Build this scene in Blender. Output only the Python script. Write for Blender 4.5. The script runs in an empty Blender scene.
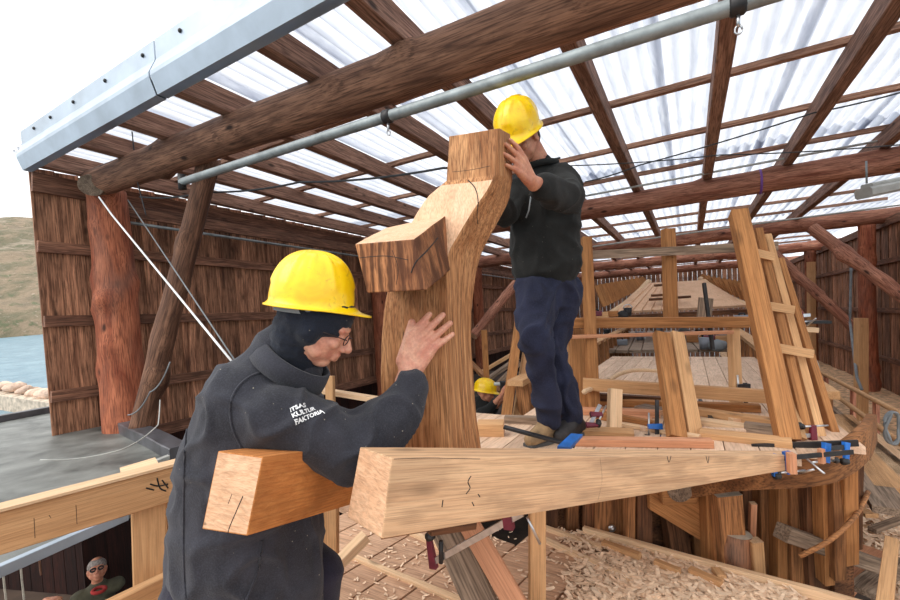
import bpy, bmesh, math, random
import numpy as np
from mathutils import Vector, Matrix, noise
from mathutils.bvhtree import BVHTree
random.seed(11)
C = bpy.context.scene.collection
sc = bpy.context.scene
FPX = 425.0
ZC = 1.6
CAM = Vector((0, 0, ZC))
ROLL = math.radians(3.2); PITCH = math.radians(-2.0)

def cam_matrix(yaw):
    m = Matrix.Rotation(yaw, 3, 'Z') @ Matrix.Rotation(math.radians(90) + PITCH, 3, 'X') @ Matrix.Rotation(-ROLL, 3, 'Z')
    return m

def ray0(m, px, py):
    return m @ Vector((px - 450.0, 300.0 - py, -FPX))
d = ray0(cam_matrix(0), 690, 305)
YAW = math.atan2(d.x, d.y)
M3 = cam_matrix(YAW)
d1 = ray0(M3, 690, 305); d2 = ray0(M3, -300, 352)
SY = d1.z / d1.y
SX = (d2.z - SY * d2.y) / d2.x
def zs(x, y, w):
    """height of the shed's slightly sloping level plane w (metres above or below eye level)"""
    return ZC + w + SX * x + SY * y
def P(px, py, dd):
    r = ray0(M3, px, py)
    return CAM + r * (dd / FPX)
def Pw(px, py, w):
    r = ray0(M3, px, py)
    t = w / (r.z - SX * r.x - SY * r.y)
    return CAM + r * t
def PX(px, py, X):
    r = ray0(M3, px, py); return CAM + r * (X / r.x)
def PY(px, py, Y):
    r = ray0(M3, px, py); return CAM + r * (Y / r.y)
def S(x, y, w):
    return Vector((x, y, zs(x, y, w)))
R_ = (M3 @ Vector((1, 0, 0))).normalized()
U_ = (M3 @ Vector((0, 1, 0))).normalized()
F_ = (M3 @ Vector((0, 0, -1))).normalized()
ZU = Vector((0, 0, 1))

# ------------------------------------------------------------------ materials
def lin(c):
    return tuple(((v / 255) / 12.92 if v / 255 <= .04045 else ((v / 255 + .055) / 1.055) ** 2.4) for v in c) + (1,)

class NT:
    def __init__(s, name):
        s.m = bpy.data.materials.new(name); s.m.use_nodes = True
        s.t = s.m.node_tree; s.n = s.t.nodes; s.l = s.t.links
        s.b = s.n['Principled BSDF']; s.out = s.n['Material Output']
    def add(s, typ, **kw):
        n = s.n.new(typ)
        for k, v in kw.items():
            setattr(n, k, v)
        return n
    def set(s, n, i, v): n.inputs[i].default_value = v
    def link(s, a, b): s.l.new(a, b)
    def coords(s, scale=(1, 1, 1), island=False):
        tc = s.add('ShaderNodeTexCoord'); oi = s.add('ShaderNodeObjectInfo')
        mul = s.add('ShaderNodeMath', operation='MULTIPLY'); s.link(oi.outputs['Random'], mul.inputs[0]); mul.inputs[1].default_value = 37.0
        src = mul.outputs[0]
        if island:
            ge = s.add('ShaderNodeNewGeometry')
            m2 = s.add('ShaderNodeMath', operation='MULTIPLY_ADD'); s.link(ge.outputs['Random Per Island'], m2.inputs[0]); m2.inputs[1].default_value = 53.0
            s.link(src, m2.inputs[2]); src = m2.outputs[0]
        cb = s.add('ShaderNodeCombineXYZ')
        for i in range(3): s.link(src, cb.inputs[i])
        ad = s.add('ShaderNodeVectorMath', operation='ADD')
        s.link(tc.outputs['Object'], ad.inputs[0]); s.link(cb.outputs[0], ad.inputs[1])
        mp = s.add('ShaderNodeMapping'); s.link(ad.outputs[0], mp.inputs[0]); mp.inputs['Scale'].default_value = scale
        return mp.outputs[0], ad.outputs[0]
    def mapped(s, vec, scale):
        mp = s.add('ShaderNodeMapping'); s.link(vec, mp.inputs[0]); mp.inputs['Scale'].default_value = scale
        return mp.outputs[0]
    def noise(s, vec, scale=1, detail=4, dist=0, rough=.55):
        n = s.add('ShaderNodeTexNoise'); s.link(vec, n.inputs['Vector'])
        s.set(n, 'Scale', scale); s.set(n, 'Detail', detail); s.set(n, 'Distortion', dist); s.set(n, 'Roughness', rough)
        return n.outputs['Fac']
    def ramp(s, fac, stops, interp='LINEAR'):
        r = s.add('ShaderNodeValToRGB'); s.link(fac, r.inputs[0]); e = r.color_ramp.elements
        r.color_ramp.interpolation = interp
        while len(e) < len(stops): e.new(.5)
        for el, (p, c) in zip(e, stops):
            el.position = p; el.color = c if len(c) == 4 else tuple(c) + (1,)
        return r.outputs[0]
    def mix(s, fac, a, b, typ='MIX'):
        m = s.add('ShaderNodeMix', data_type='RGBA', blend_type=typ)
        for sock, v in ((m.inputs[0], fac), (m.inputs[6], a), (m.inputs[7], b)):
            if hasattr(v, 'links'): s.link(v, sock)
            else: sock.default_value = v
        return m.outputs[2]
    def bump(s, h, strength=.3, dist=.01, prev=None):
        b = s.add('ShaderNodeBump'); s.set(b, 'Strength', strength); s.set(b, 'Distance', dist)
        s.link(h, b.inputs['Height'])
        if prev: s.link(prev, b.inputs['Normal'])
        s.link(b.outputs[0], s.b.inputs['Normal']); return b.outputs[0]

def g(v): return (v, v, v, 1)

def wood(name, dark, light, sx=1.2, sp=16, rough=.75, knots=.5, crack=.3, blotch=.35, blotch_col=None, island=False, fine=110, bump=.35, axis=0, figure=0, var=.25, mott=.5, con=.18):
    n = NT(name)
    def sc3(a, b):
        v = [b, b, b]; v[axis] = a; return tuple(v)
    v1, raw = n.coords(sc3(sx, sp), island)
    n1 = n.noise(v1, 1, 6, 1.2, .6)
    col = n.ramp(n1, [(.5 - con, lin(dark)), (.5 + con, lin(light))])
    if figure:
        w = n.add('ShaderNodeTexWave', wave_type='BANDS', bands_direction='Y' if axis != 1 else 'X')
        n.link(n.mapped(raw, sc3(.35, 1.0)), w.inputs['Vector'])
        n.set(w, 'Scale', 9); n.set(w, 'Distortion', 7); n.set(w, 'Detail', 3); n.set(w, 'Detail Scale', 1.2)
        col = n.mix(n.ramp(w.outputs['Fac'], [(.3, g(0)), (.9, g(figure))]), col, lin(tuple(int(c * .62) for c in dark)))
    n2 = n.noise(n.mapped(raw, sc3(5, fine)), 1, 3)
    col = n.mix(n.ramp(n2, [(.36, g(min(.75, mott * 1.5))), (.56, g(0))]), col, lin(tuple(int(c * .66) for c in dark)))
    n5 = n.noise(n.mapped(raw, sc3(7, 9)), 1, 5, .2, .7)
    col = n.mix(n.ramp(n5, [(.55, g(0)), (.8, g(mott))]), col, lin(tuple(int(c * .6) for c in dark)))
    n3 = n.noise(n.mapped(raw, sc3(1.3, 3.2)), 1, 5, .5)
    bc = blotch_col or tuple(int(c * .5) for c in dark)
    col = n.mix(n.ramp(n3, [(.5, g(0)), (.75, g(blotch))]), col, lin(bc))
    if knots:
        vo = n.add('ShaderNodeTexVoronoi'); n.link(n.mapped(raw, sc3(2.4, 5.5)), vo.inputs['Vector']); n.set(vo, 'Scale', 1.0)
        k = n.ramp(vo.outputs['Distance'], [(.06, g(knots)), (.15, g(0))])
        col = n.mix(k, col, lin(tuple(int(c * .35) for c in dark)))
    if crack:
        n4 = n.noise(n.mapped(raw, sc3(1.6, 34)), 1, 2, .4)
        k = n.ramp(n4, [(.245, g(crack)), (.27, g(0))])
        col = n.mix(k, col, lin(tuple(int(c * .22) for c in dark)))
    oi = n.add('ShaderNodeObjectInfo')
    rnd = oi.outputs['Random']
    if island:
        ge = n.add('ShaderNodeNewGeometry'); rnd = ge.outputs['Random Per Island']
    hs = n.add('ShaderNodeHueSaturation'); n.link(col, hs.inputs['Color'])
    mr = n.add('ShaderNodeMapRange'); n.link(rnd, mr.inputs[0]); mr.inputs[3].default_value = 1 - var; mr.inputs[4].default_value = 1 + var
    n.link(mr.outputs[0], hs.inputs['Value'])
    n.link(hs.outputs[0], n.b.inputs['Base Color'])
    n.set(n.b, 'Roughness', rough)
    n.set(n.b, 'Specular IOR Level', .3)
    p = n.bump(n1, bump, .012)
    n.bump(n2, bump, .003, p)
    return n.m

def plain(name, c, rough=.6, metal=0, nz=.12, scale=8, bump=0, bscale=60):
    n = NT(name); v, raw = n.coords()
    f = n.noise(v, scale, 5, .3)
    a = tuple(int(x * (1 - nz)) for x in c); b = tuple(min(255, int(x * (1 + nz))) for x in c)
    n.link(n.ramp(f, [(.3, lin(a)), (.7, lin(b))]), n.b.inputs['Base Color'])
    n.set(n.b, 'Roughness', rough); n.set(n.b, 'Metallic', metal)
    if bump: n.bump(n.noise(v, bscale, 4), bump, .004)
    return n.m

MT = {}
MT['wall'] = wood('old_wall_boards', (104, 66, 48), (218, 160, 124), sx=1.0, sp=13, island=True, axis=2, knots=.6, crack=.6, blotch=.6, var=.4, blotch_col=(38, 22, 18))
MT['wallrail'] = wood('old_wall_rail', (98, 66, 52), (172, 124, 98), var=.15)
MT['log'] = wood('red_log', (138, 78, 58), (216, 154, 124), sx=1.0, sp=8, knots=.9, crack=.5, blotch=.6, blotch_col=(84, 50, 38), bump=.6)
MT['loggrey'] = wood('weathered_log', (100, 68, 52), (178, 130, 102), sx=1.2, sp=9, knots=.9, crack=.5, blotch=.55, bump=.6, blotch_col=(70, 44, 34))
MT['pillar'] = wood('pillar_log', (128, 64, 42), (184, 112, 80), sx=1.2, sp=6, knots=.9, crack=.4, blotch=.6, blotch_col=(92, 74, 66), bump=.8)
MT['rafter'] = wood('rafter_wood', (122, 86, 70), (190, 146, 122), sx=1.2, sp=14, knots=.8, crack=.4, var=.15)
MT['batten'] = wood('roof_batten_wood', (150, 108, 86), (206, 160, 132), var=.12)
MT['oak'] = wood('fresh_oak', mott=.25, con=.26, dark=(198, 154, 116), light=(228, 190, 150), sx=1.2, sp=34, fine=240, knots=.45, crack=.4, blotch=.55, blotch_col=(136, 108, 90), figure=.3, bump=.3, var=.04)
MT['knee'] = wood('figured_oak', mott=.5, con=.24, dark=(160, 100, 58), light=(218, 164, 114), sx=1.6, sp=34, fine=220, knots=.35, crack=.5, blotch=.55, blotch_col=(128, 74, 40), figure=.28, bump=.5, axis=2, var=.02)
MT['kneearm'] = wood('figured_oak_dark', (120, 70, 42), (200, 138, 92), sx=1.8, sp=22, fine=200, knots=.3, crack=.5, blotch=.7, blotch_col=(84, 46, 30), figure=.8, bump=.4, axis=2, var=.02)
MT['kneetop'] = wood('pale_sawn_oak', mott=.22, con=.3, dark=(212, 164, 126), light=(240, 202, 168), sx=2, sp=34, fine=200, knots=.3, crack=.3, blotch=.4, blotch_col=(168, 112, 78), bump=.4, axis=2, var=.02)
MT['oakend'] = wood('oak_end', mott=.22, con=.3, dark=(206, 156, 118), light=(234, 194, 158), sx=2, sp=60, fine=120, knots=0, crack=.55, blotch=.4, blotch_col=(160, 110, 76), axis=1, bump=.4, var=.04)
MT['oakray'] = wood('oak_ray_figure', mott=.22, con=.3, dark=(184, 112, 56), light=(216, 148, 84), sx=14, sp=46, fine=200, knots=0, crack=.4, blotch=.5, blotch_col=(150, 84, 36), axis=0, figure=.3, bump=.5, var=.02)
MT['pine'] = wood('new_pine', mott=.22, con=.3, dark=(214, 174, 134), light=(238, 206, 168), sx=1.0, sp=26, fine=200, knots=.6, crack=.1, blotch=.2, blotch_col=(180, 130, 86), var=.07)
MT['pinegold'] = wood('golden_pine', mott=.22, con=.3, dark=(184, 136, 92), light=(220, 174, 126), sx=1.0, sp=24, fine=200, knots=.6, crack=.2, blotch=.3, blotch_col=(150, 100, 58), var=.08)
MT['douglas'] = wood('reddish_softwood', mott=.22, con=.3, dark=(184, 122, 88), light=(220, 162, 124), sx=1.0, sp=24, fine=180, knots=.5, crack=.2, blotch=.3, blotch_col=(140, 90, 66), var=.1)
MT['lean'] = wood('tan_frame_oak', mott=.35, con=.3, dark=(148, 94, 52), light=(200, 142, 88), sx=1.0, sp=22, fine=180, knots=.4, crack=.4, blotch=.45, blotch_col=(110, 76, 48), var=.12)
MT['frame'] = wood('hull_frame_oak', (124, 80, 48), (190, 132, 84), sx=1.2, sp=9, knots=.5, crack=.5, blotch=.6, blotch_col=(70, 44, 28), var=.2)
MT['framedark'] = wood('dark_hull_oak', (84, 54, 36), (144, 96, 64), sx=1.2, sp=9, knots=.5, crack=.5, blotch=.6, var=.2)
MT['greywood'] = wood('grey_weathered_wood', (120, 98, 80), (172, 148, 126), sx=1.0, sp=14, knots=.5, crack=.4, blotch=.3, var=.1)
MT['deck'] = wood('deck_planks', mott=.22, con=.3, dark=(196, 160, 132), light=(232, 202, 174), sx=1.0, sp=14, knots=.3, crack=.3, blotch=.3, blotch_col=(140, 106, 84), island=True, axis=1, var=.1)
MT['decklat'] = wood('deck_planks_across', mott=.22, con=.3, dark=(190, 140, 104), light=(226, 184, 148), sx=1.0, sp=14, knots=.3, crack=.3, blotch=.35, blotch_col=(150, 106, 78), island=True, axis=0, var=.1)
MT['platform'] = wood('platform_boards', mott=.35, con=.3, dark=(184, 142, 112), light=(220, 180, 148), sx=1.0, sp=20, fine=160, knots=.4, crack=.3, blotch=.4, blotch_col=(124, 84, 62), island=True, axis=0, var=.14)
MT['orangeplank'] = wood('orange_plank', (160, 92, 48), (206, 136, 84), axis=2, island=True, var=.2, knots=.4)
MT['barkoak'] = wood('barky_stump', (110, 72, 52), (168, 116, 84), sp=9, blotch=.7, blotch_col=(110, 100, 92))
MT['whitecap'] = plain('grey_white_endgrain', (196, 188, 172), .85, 0, .12, 20)
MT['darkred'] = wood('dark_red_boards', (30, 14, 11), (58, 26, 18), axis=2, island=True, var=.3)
MT['galv'] = plain('galvanised_sheet', (170, 182, 194), .42, .35, .07, 3)
MT['pipe'] = plain('galvanised_pipe', (136, 142, 142), .5, .35, .16, 9)
MT['steel'] = plain('bright_steel', (190, 190, 192), .3, .9, .1, 30)
MT['darksteel'] = plain('dark_steel', (56, 54, 54), .5, .6, .2, 20)
MT['black'] = plain('black_rubber', (22, 21, 22), .7, 0, .2, 10)
MT['blue'] = plain('blue_paint', (22, 92, 168), .4, 0, .15, 18)
MT['maroon'] = plain('maroon_paint', (104, 28, 46), .45, 0, .2, 18)
MT['roofing'] = plain('bitumen_roofing', (104, 106, 102), .5, 0, .3, 3.5, .5, 90)
MT['curb'] = plain('wet_dark_curb', (72, 72, 76), .35, 0, .3, 4, .3, 40)
MT['stone'] = plain('breakwater_stone', (186, 170, 152), .9, 0, .2, 2.5, .6, 6)
MT['boulder'] = plain('boulder', (198, 170, 150), .9, 0, .25, 1.2, .5, 6)
MT['dirt'] = plain('trodden_dirt', (62, 48, 38), .95, 0, .35, 1.6, .6, 20)
MT['chipground'] = plain('chip_covered_ground', (190, 154, 118), .95, 0, .3, 12, .8, 40)
MT['chip'] = wood('wood_chips', mott=.22, con=.3, dark=(228, 188, 152), light=(252, 228, 200), sx=3, sp=20, island=True, knots=0, crack=0, blotch=.0, var=.12)
MT['white'] = plain('white_rope', (226, 226, 224), .8, 0, .05)
MT['cable'] = plain('dark_cable', (60, 60, 62), .6, 0, .1)
MT['purple'] = plain('purple_strap', (128, 82, 160), .7, 0, .1)
MT['lampgrey'] = plain('lamp_housing', (176, 176, 170), .5, 0, .08)
MT['yellowp'] = plain('yellow_plastic', (252, 202, 4), .33, 0, .06, 10)
MT['greyfabric'] = plain('grey_strap', (120, 124, 126), .8, 0, .1)
MT['olive'] = plain('olive_cloth', (74, 70, 54), .9, 0, .2, 12)
MT['redcloth'] = plain('red_cloth', (150, 40, 36), .9)
MT['greybox'] = plain('grey_plastic', (120, 124, 130), .6)
MT['shoe'] = plain('tan_suede', (134, 108, 78), .85, 0, .25, 20, .3, 80)
MT['sole'] = plain('grey_sole', (80, 80, 80), .7, 0, .2)
MT['darkshoe'] = plain('dark_boot', (44, 40, 40), .7, 0, .3, 20)
MT['hair'] = plain('dark_hair', (50, 36, 28), .8, 0, .3, 60, .8, 200)
MT['greyhair'] = plain('grey_hair', (128, 118, 112), .8, 0, .3, 60, .8, 200)
MT['lens'] = plain('spectacle_frame', (60, 50, 50), .3, .5)
MT['textwhite'] = plain('white_print', (226, 226, 226), .8)

def skin(name, c, red):
    n = NT(name); v, raw = n.coords()
    f = n.noise(v, 22, 5, .4)
    col = n.ramp(f, [(.35, lin(c)), (.7, lin(red))])
    f2 = n.noise(v, 110, 3)
    col = n.mix(n.ramp(f2, [(.4, g(.25)), (.6, g(0))]), col, lin(tuple(int(x * .75) for x in red)))
    n.link(col, n.b.inputs['Base Color']); n.set(n.b, 'Roughness', .5)
    n.set(n.b, 'Subsurface Weight', .12); n.set(n.b, 'Subsurface Radius', (.02, .008, .004)); n.set(n.b, 'Subsurface Scale', .5)
    n.bump(n.noise(v, 160, 3), .2, .002)
    return n.m
MT['skin'] = skin('weathered_skin', (222, 168, 140), (196, 122, 100))
MT['skin2'] = skin('tanned_skin', (206, 146, 114), (178, 108, 84))

def fleece(name, c, lint=.0, fz=.35):
    n = NT(name); v, raw = n.coords()
    f = n.noise(v, 9, 5, .5)
    col = n.ramp(f, [(.3, lin(tuple(int(x * .82) for x in c))), (.7, lin(tuple(int(x * 1.18) for x in c)))])
    f2 = n.noise(v, 240, 3)
    col = n.mix(n.ramp(f2, [(.45, g(0)), (.7, g(.35))]), col, lin(tuple(min(255, int(x * 1.6)) for x in c)))
    if lint:
        vo = n.add('ShaderNodeTexVoronoi'); n.link(v, vo.inputs['Vector']); n.set(vo, 'Scale', 42)
        k = n.ramp(vo.outputs['Distance'], [(.05, g(1)), (.09, g(0))])
        msk = n.ramp(n.noise(v, 5, 2), [(.5, g(0)), (.62, g(lint))])
        col = n.mix(n.mix(1.0, k, msk, 'MULTIPLY'), col, lin((190, 180, 160)))
    n.link(col, n.b.inputs['Base Color']); n.set(n.b, 'Roughness', .95)
    n.set(n.b, 'Sheen Weight', fz); n.set(n.b, 'Sheen Roughness', .6)
    n.set(n.b, 'Specular IOR Level', .15)
    n.bump(f2, .5, .003)
    return n.m
MT['fleecegrey'] = fleece('grey_fleece', (46, 46, 52), .8, .12)
MT['fleecedark'] = fleece('charcoal_fleece', (32, 32, 31), .3, .05)
MT['gaiter'] = fleece('navy_neck_gaiter', (24, 28, 38), .25, .1)
MT['trouser'] = fleece('navy_work_trousers', (38, 40, 56), .15, .03)
MT['blacktrouser'] = fleece('dark_work_trousers', (34, 32, 44), .15, .1)

def helmet_mat(name):
    n = NT(name); v, raw = n.coords()
    f = n.noise(v, 14, 5, .6)
    col = n.ramp(f, [(.3, lin((240, 184, 0))), (.65, lin((255, 214, 10)))])
    f2 = n.noise(v, 45, 4, .5)
    col = n.mix(n.ramp(f2, [(.6, g(0)), (.75, g(.55))]), col, lin((150, 110, 20)))
    n.link(col, n.b.inputs['Base Color']); n.set(n.b, 'Roughness', .34); n.set(n.b, 'Coat Weight', .2)
    return n.m
MT['helmet'] = helmet_mat('yellow_hard_hat_shell')

def sheet_mat():
    n = NT('corrugated_polycarbonate'); v, raw = n.coords()
    f = n.noise(n.mapped(raw, (3.4, .9, 1)), 1, 6, .6)
    f2 = n.noise(n.mapped(raw, (22, 2.2, 1)), 1, 5, .4)
    c = n.ramp(f, [(.3, lin((218, 222, 230))), (.7, lin((242, 244, 247)))])
    c = n.mix(n.ramp(f2, [(.45, g(0)), (.7, g(.5))]), c, lin((172, 178, 192)))
    sx_ = n.add('ShaderNodeSeparateXYZ'); n.link(raw, sx_.inputs[0])
    tc = n.add('ShaderNodeTexCoord'); s2 = n.add('ShaderNodeSeparateXYZ'); n.link(tc.outputs['Object'], s2.inputs[0])
    mm = n.add('ShaderNodeMath', operation='MULTIPLY'); n.link(s2.outputs[0], mm.inputs[0]); mm.inputs[1].default_value = 2 * math.pi / .125
    sn = n.add('ShaderNodeMath', operation='SINE'); n.link(mm.outputs[0], sn.inputs[0])
    mr = n.add('ShaderNodeMapRange'); n.link(sn.outputs[0], mr.inputs[0]); mr.inputs[1].default_value = -1; mr.inputs[2].default_value = -.1; mr.inputs[3].default_value = .42; mr.inputs[4].default_value = 0
    c = n.mix(mr.outputs[0], c, lin((176, 184, 198)))  # corrugation shading painted into the colour: valleys of the sheet go greyer
    tr = n.add('ShaderNodeBsdfTranslucent'); n.link(c, tr.inputs[0])
    tp = n.add('ShaderNodeBsdfTransparent'); n.link(c, tp.inputs[0])
    gl = n.add('ShaderNodeBsdfDiffuse'); n.link(c, gl.inputs[0])
    m1 = n.add('ShaderNodeMixShader'); m1.inputs[0].default_value = .2
    n.link(tr.outputs[0], m1.inputs[1]); n.link(tp.outputs[0], m1.inputs[2])
    m2 = n.add('ShaderNodeMixShader'); m2.inputs[0].default_value = .18
    n.link(m1.outputs[0], m2.inputs[1]); n.link(gl.outputs[0], m2.inputs[2])
    n.link(m2.outputs[0], n.out.inputs[0]); n.n.remove(n.b)
    return n.m
MT['sheet'] = sheet_mat()

def water_mat():
    n = NT('sea_water'); v, raw = n.coords()
    f = n.noise(n.mapped(raw, (.5, .5, 1)), 1, 6, .6, .65)
    n.link(n.ramp(f, [(.35, lin((88, 122, 140))), (.7, lin((130, 160, 172)))]), n.b.inputs['Base Color'])
    n.set(n.b, 'Roughness', .35); n.bump(f, .6, .5)
    return n.m
MT['water'] = water_mat()

def hill_mat():
    n = NT('coastal_hillside'); v, raw = n.coords()
    f = n.noise(raw, .06, 8, .4, .62)
    col = n.ramp(f, [(.3, lin((96, 92, 76))), (.44, lin((146, 128, 106))), (.55, lin((104, 100, 78))), (.68, lin((176, 158, 140)))])
    f2 = n.noise(raw, .35, 6, .3, .7)
    col = n.mix(n.ramp(f2, [(.55, g(0)), (.64, g(.8))]), col, lin((92, 100, 72)))
    f3 = n.noise(raw, .9, 5, .3, .7)
    col = n.mix(n.ramp(f3, [(.6, g(0)), (.7, g(.6))]), col, lin((196, 176, 160)))
    n.link(col, n.b.inputs['Base Color']); n.set(n.b, 'Roughness', 1)
    n.bump(f2, .7, 2.0)
    return n.m
MT['hill'] = hill_mat()

# ------------------------------------------------------------------ object helpers
ROOTM = {}
def link(o): C.objects.link(o); return o
def mk(name, verts, faces, mat, M=None, parent=None, smooth=False, mats=None, mi=None):
    """one mesh object; verts are in world space and go into frame M"""
    M = M or Matrix.Translation(sum((Vector(v) for v in verts), Vector()) / len(verts))
    inv = M.inverted()
    me = bpy.data.meshes.new(name)
    me.from_pydata([tuple(inv @ Vector(v)) for v in verts], [], faces)
    for m in (mats or [mat]): me.materials.append(m)
    if mi is not None: me.polygons.foreach_set('material_index', mi)
    if smooth: me.polygons.foreach_set('use_smooth', [True] * len(me.polygons))
    me.update()
    o = bpy.data.objects.new(name, me); link(o)
    place(o, M, parent)
    return o
def place(o, M, parent=None):
    if parent is not None:
        o.parent = parent; o.matrix_basis = ROOTM[parent.name].inverted() @ M
    else: o.matrix_basis = M
    ROOTM[o.name] = M
def tag(o, label, cat, group=None, kind=None):
    o['label'] = label
    if cat: o['category'] = cat
    if group: o['group'] = group
    if kind: o['kind'] = kind
    return o
def struct(o, label=None):
    o['kind'] = 'structure'
    if label: o['label'] = label
    return o
def empty(name, loc, label, cat, group=None):
    o = bpy.data.objects.new(name, None); link(o); M = Matrix.Translation(Vector(loc))
    o.matrix_basis = M; ROOTM[o.name] = M
    return tag(o, label, cat, group)

def frame(p0, p1, up):
    x = (p1 - p0).normalized()
    z = (up - x * up.dot(x))
    if z.length < 1e-4: z = Vector((0, 1, 0)) - x * x.y
    z.normalize(); y = z.cross(x)
    M = Matrix((x, y, z)).transposed().to_4x4(); M.translation = p0
    return M

def box_geo(p0, p1, w, h, up=ZU, c=.06, seg=None, wob=0, w1=None, h1=None, bow=0, bowdir='z'):
    """timber with chamfered arrises along p0-p1. returns verts, faces, frame, cap faces"""
    M = frame(p0, p1, up); L = (p1 - p0).length
    seg = seg or max(1, min(24, int(L / .25)))
    w1 = w if w1 is None else w1; h1 = h if h1 is None else h1
    V = []; F = []; sd = random.random() * 100
    for i in range(seg + 1):
        t = i / seg; ww = w + (w1 - w) * t; hh = h + (h1 - h) * t; ch = min(ww, hh) * c
        a = ww / 2; b = hh / 2
        oy = wob * noise.noise(Vector((sd, t * L * 1.3, 0))) if wob else 0
        oz = wob * noise.noise(Vector((sd, t * L * 1.3, 9))) if wob else 0
        bz = bow * 4 * t * (1 - t)
        if bowdir == 'z': oz += bz
        else: oy += bz
        for (y, z) in ((-a + ch, -b), (a - ch, -b), (a, -b + ch), (a, b - ch), (a - ch, b), (-a + ch, b), (-a, b - ch), (-a, -b + ch)):
            V.append(M @ Vector((t * L, y + oy, z + oz)))
    for i in range(seg):
        for k in range(8):
            k2 = (k + 1) % 8
            F.append((i * 8 + k, (i + 1) * 8 + k, (i + 1) * 8 + k2, i * 8 + k2))
    nb = len(F)
    F.append(tuple(range(0, 8)))
    F.append(tuple(reversed(range(seg * 8, seg * 8 + 8))))
    return V, F, M, nb
def timber(name, p0, p1, w, h, mat, up=ZU, end=None, parent=None, **kw):
    V, F, M, nb = box_geo(Vector(p0), Vector(p1), w, h, up, **kw)
    if end:
        return mk(name, V, F, None, M, parent, mats=[MT[mat], MT[end]], mi=[0] * nb + [1, 1])
    return mk(name, V, F, MT[mat], M, parent)
def boards(name, specs, mat, M=None, parent=None):
    """several boards that are one surface pattern (floor planks, wall boards) in one mesh"""
    V = []; F = []
    for (p0, p1, w, h, up) in specs:
        v, f, _, _ = box_geo(p0, p1, w, h, up, seg=1, c=.04)
        b = len(V); V += v; F += [tuple(i + b for i in q) for q in f]
    return mk(name, V, F, MT[mat], M, parent)

def hexa(name, A, B, mat, parent=None, bev=.006, end=None, up=ZU, sub=4, jit=0.0, gdir=None):
    """timber between two corner quads A and B"""
    A = [Vector(a) for a in A]; B = [Vector(b) for b in B]
    ca = sum(A, Vector()) / 4; cb = sum(B, Vector()) / 4
    M = frame(ca, ca + gdir if gdir else cb, up); inv = M.inverted()
    bm = bmesh.new()
    rows = []
    for i in range(sub + 1):
        t = i / sub
        rows.append([bm.verts.new(inv @ (A[k].lerp(B[k], t)) + Vector((0, jit * noise.noise(Vector((t * 3, k, 1))), jit * noise.noise(Vector((t * 3, k, 5))))) * (0 if i in (0, sub) else 1)) for k in range(4)])
    for i in range(sub):
        for k in range(4):
            bm.faces.new((rows[i][k], rows[i + 1][k], rows[i + 1][(k + 1) % 4], rows[i][(k + 1) % 4]))
    e0 = bm.faces.new(rows[0]); e1 = bm.faces.new(list(reversed(rows[-1])))
    if end: e0.material_index = 1; e1.material_index = 1
    bmesh.ops.recalc_face_normals(bm, faces=bm.faces)
    if bev:
        ed = [e for e in bm.edges if len(e.link_faces) == 2 and e.calc_face_angle(0) > .6]
        bmesh.ops.bevel(bm, geom=ed, offset=bev, segments=2, affect='EDGES', profile=.6)
    me = bpy.data.meshes.new(name); bm.to_mesh(me); bm.free()
    me.materials.append(MT[mat])
    if end: me.materials.append(MT[end])
    o = bpy.data.objects.new(name, me); link(o); place(o, M, parent); return o

def log(name, p0, p1, r0, r1, mat, parent=None, bend=.04, knots=10, rough=.02, seg=None, cap=None, nseg=22, wav=.0):
    p0 = Vector(p0); p1 = Vector(p1); M = frame(p0, p1, ZU if abs((p1 - p0).normalized().z) < .9 else Vector((0, 1, 0)))
    L = (p1 - p0).length; seg = seg or int(max(16, min(90, L / .07)))
    sd = random.random() * 100; V = []; F = []
    ks = [(random.random() * L, random.random() * 6.28, random.uniform(.05, .12), random.uniform(.02, .04)) for _ in range(knots)]
    for i in range(seg + 1):
        t = i / seg; x = t * L; r = r0 + (r1 - r0) * t
        cy = bend * noise.noise(Vector((sd, x * .35, 0))); cz = bend * noise.noise(Vector((sd, x * .35, 7)))
        rr = 1 + wav * noise.noise(Vector((x * 2.2, sd, 3)))
        for k in range(nseg):
            a = k / nseg * 2 * math.pi
            q = r * rr * (1 + rough * 2 * noise.noise(Vector((x * 2.5, math.cos(a) * 1.5 + sd, math.sin(a) * 1.5))))
            for (kx, ka, kw, kh) in ks:
                da = (a - ka + math.pi) % (2 * math.pi) - math.pi
                dd = ((x - kx) / kw) ** 2 + (da * r / kw) ** 2
                if dd < 6: q += kh * math.exp(-dd) * min(1, r / .12)
            V.append(M @ Vector((x, cy + q * math.cos(a), cz + q * math.sin(a))))
    for i in range(seg):
        for k in range(nseg):
            k2 = (k + 1) % nseg
            F.append((i * nseg + k, i * nseg + k2, (i + 1) * nseg + k2, (i + 1) * nseg + k))
    nb = len(F)
    F.append(tuple(reversed(range(nseg)))); F.append(tuple(range(seg * nseg, seg * nseg + nseg)))
    me_mats = [MT[mat], MT[cap or 'oakend']]
    o = mk(name, V, F, None, M, parent, mats=me_mats, mi=[0] * nb + [1, 1])
    o.data.polygons.foreach_set('use_smooth', [True] * nb + [False, False])
    return o

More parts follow.
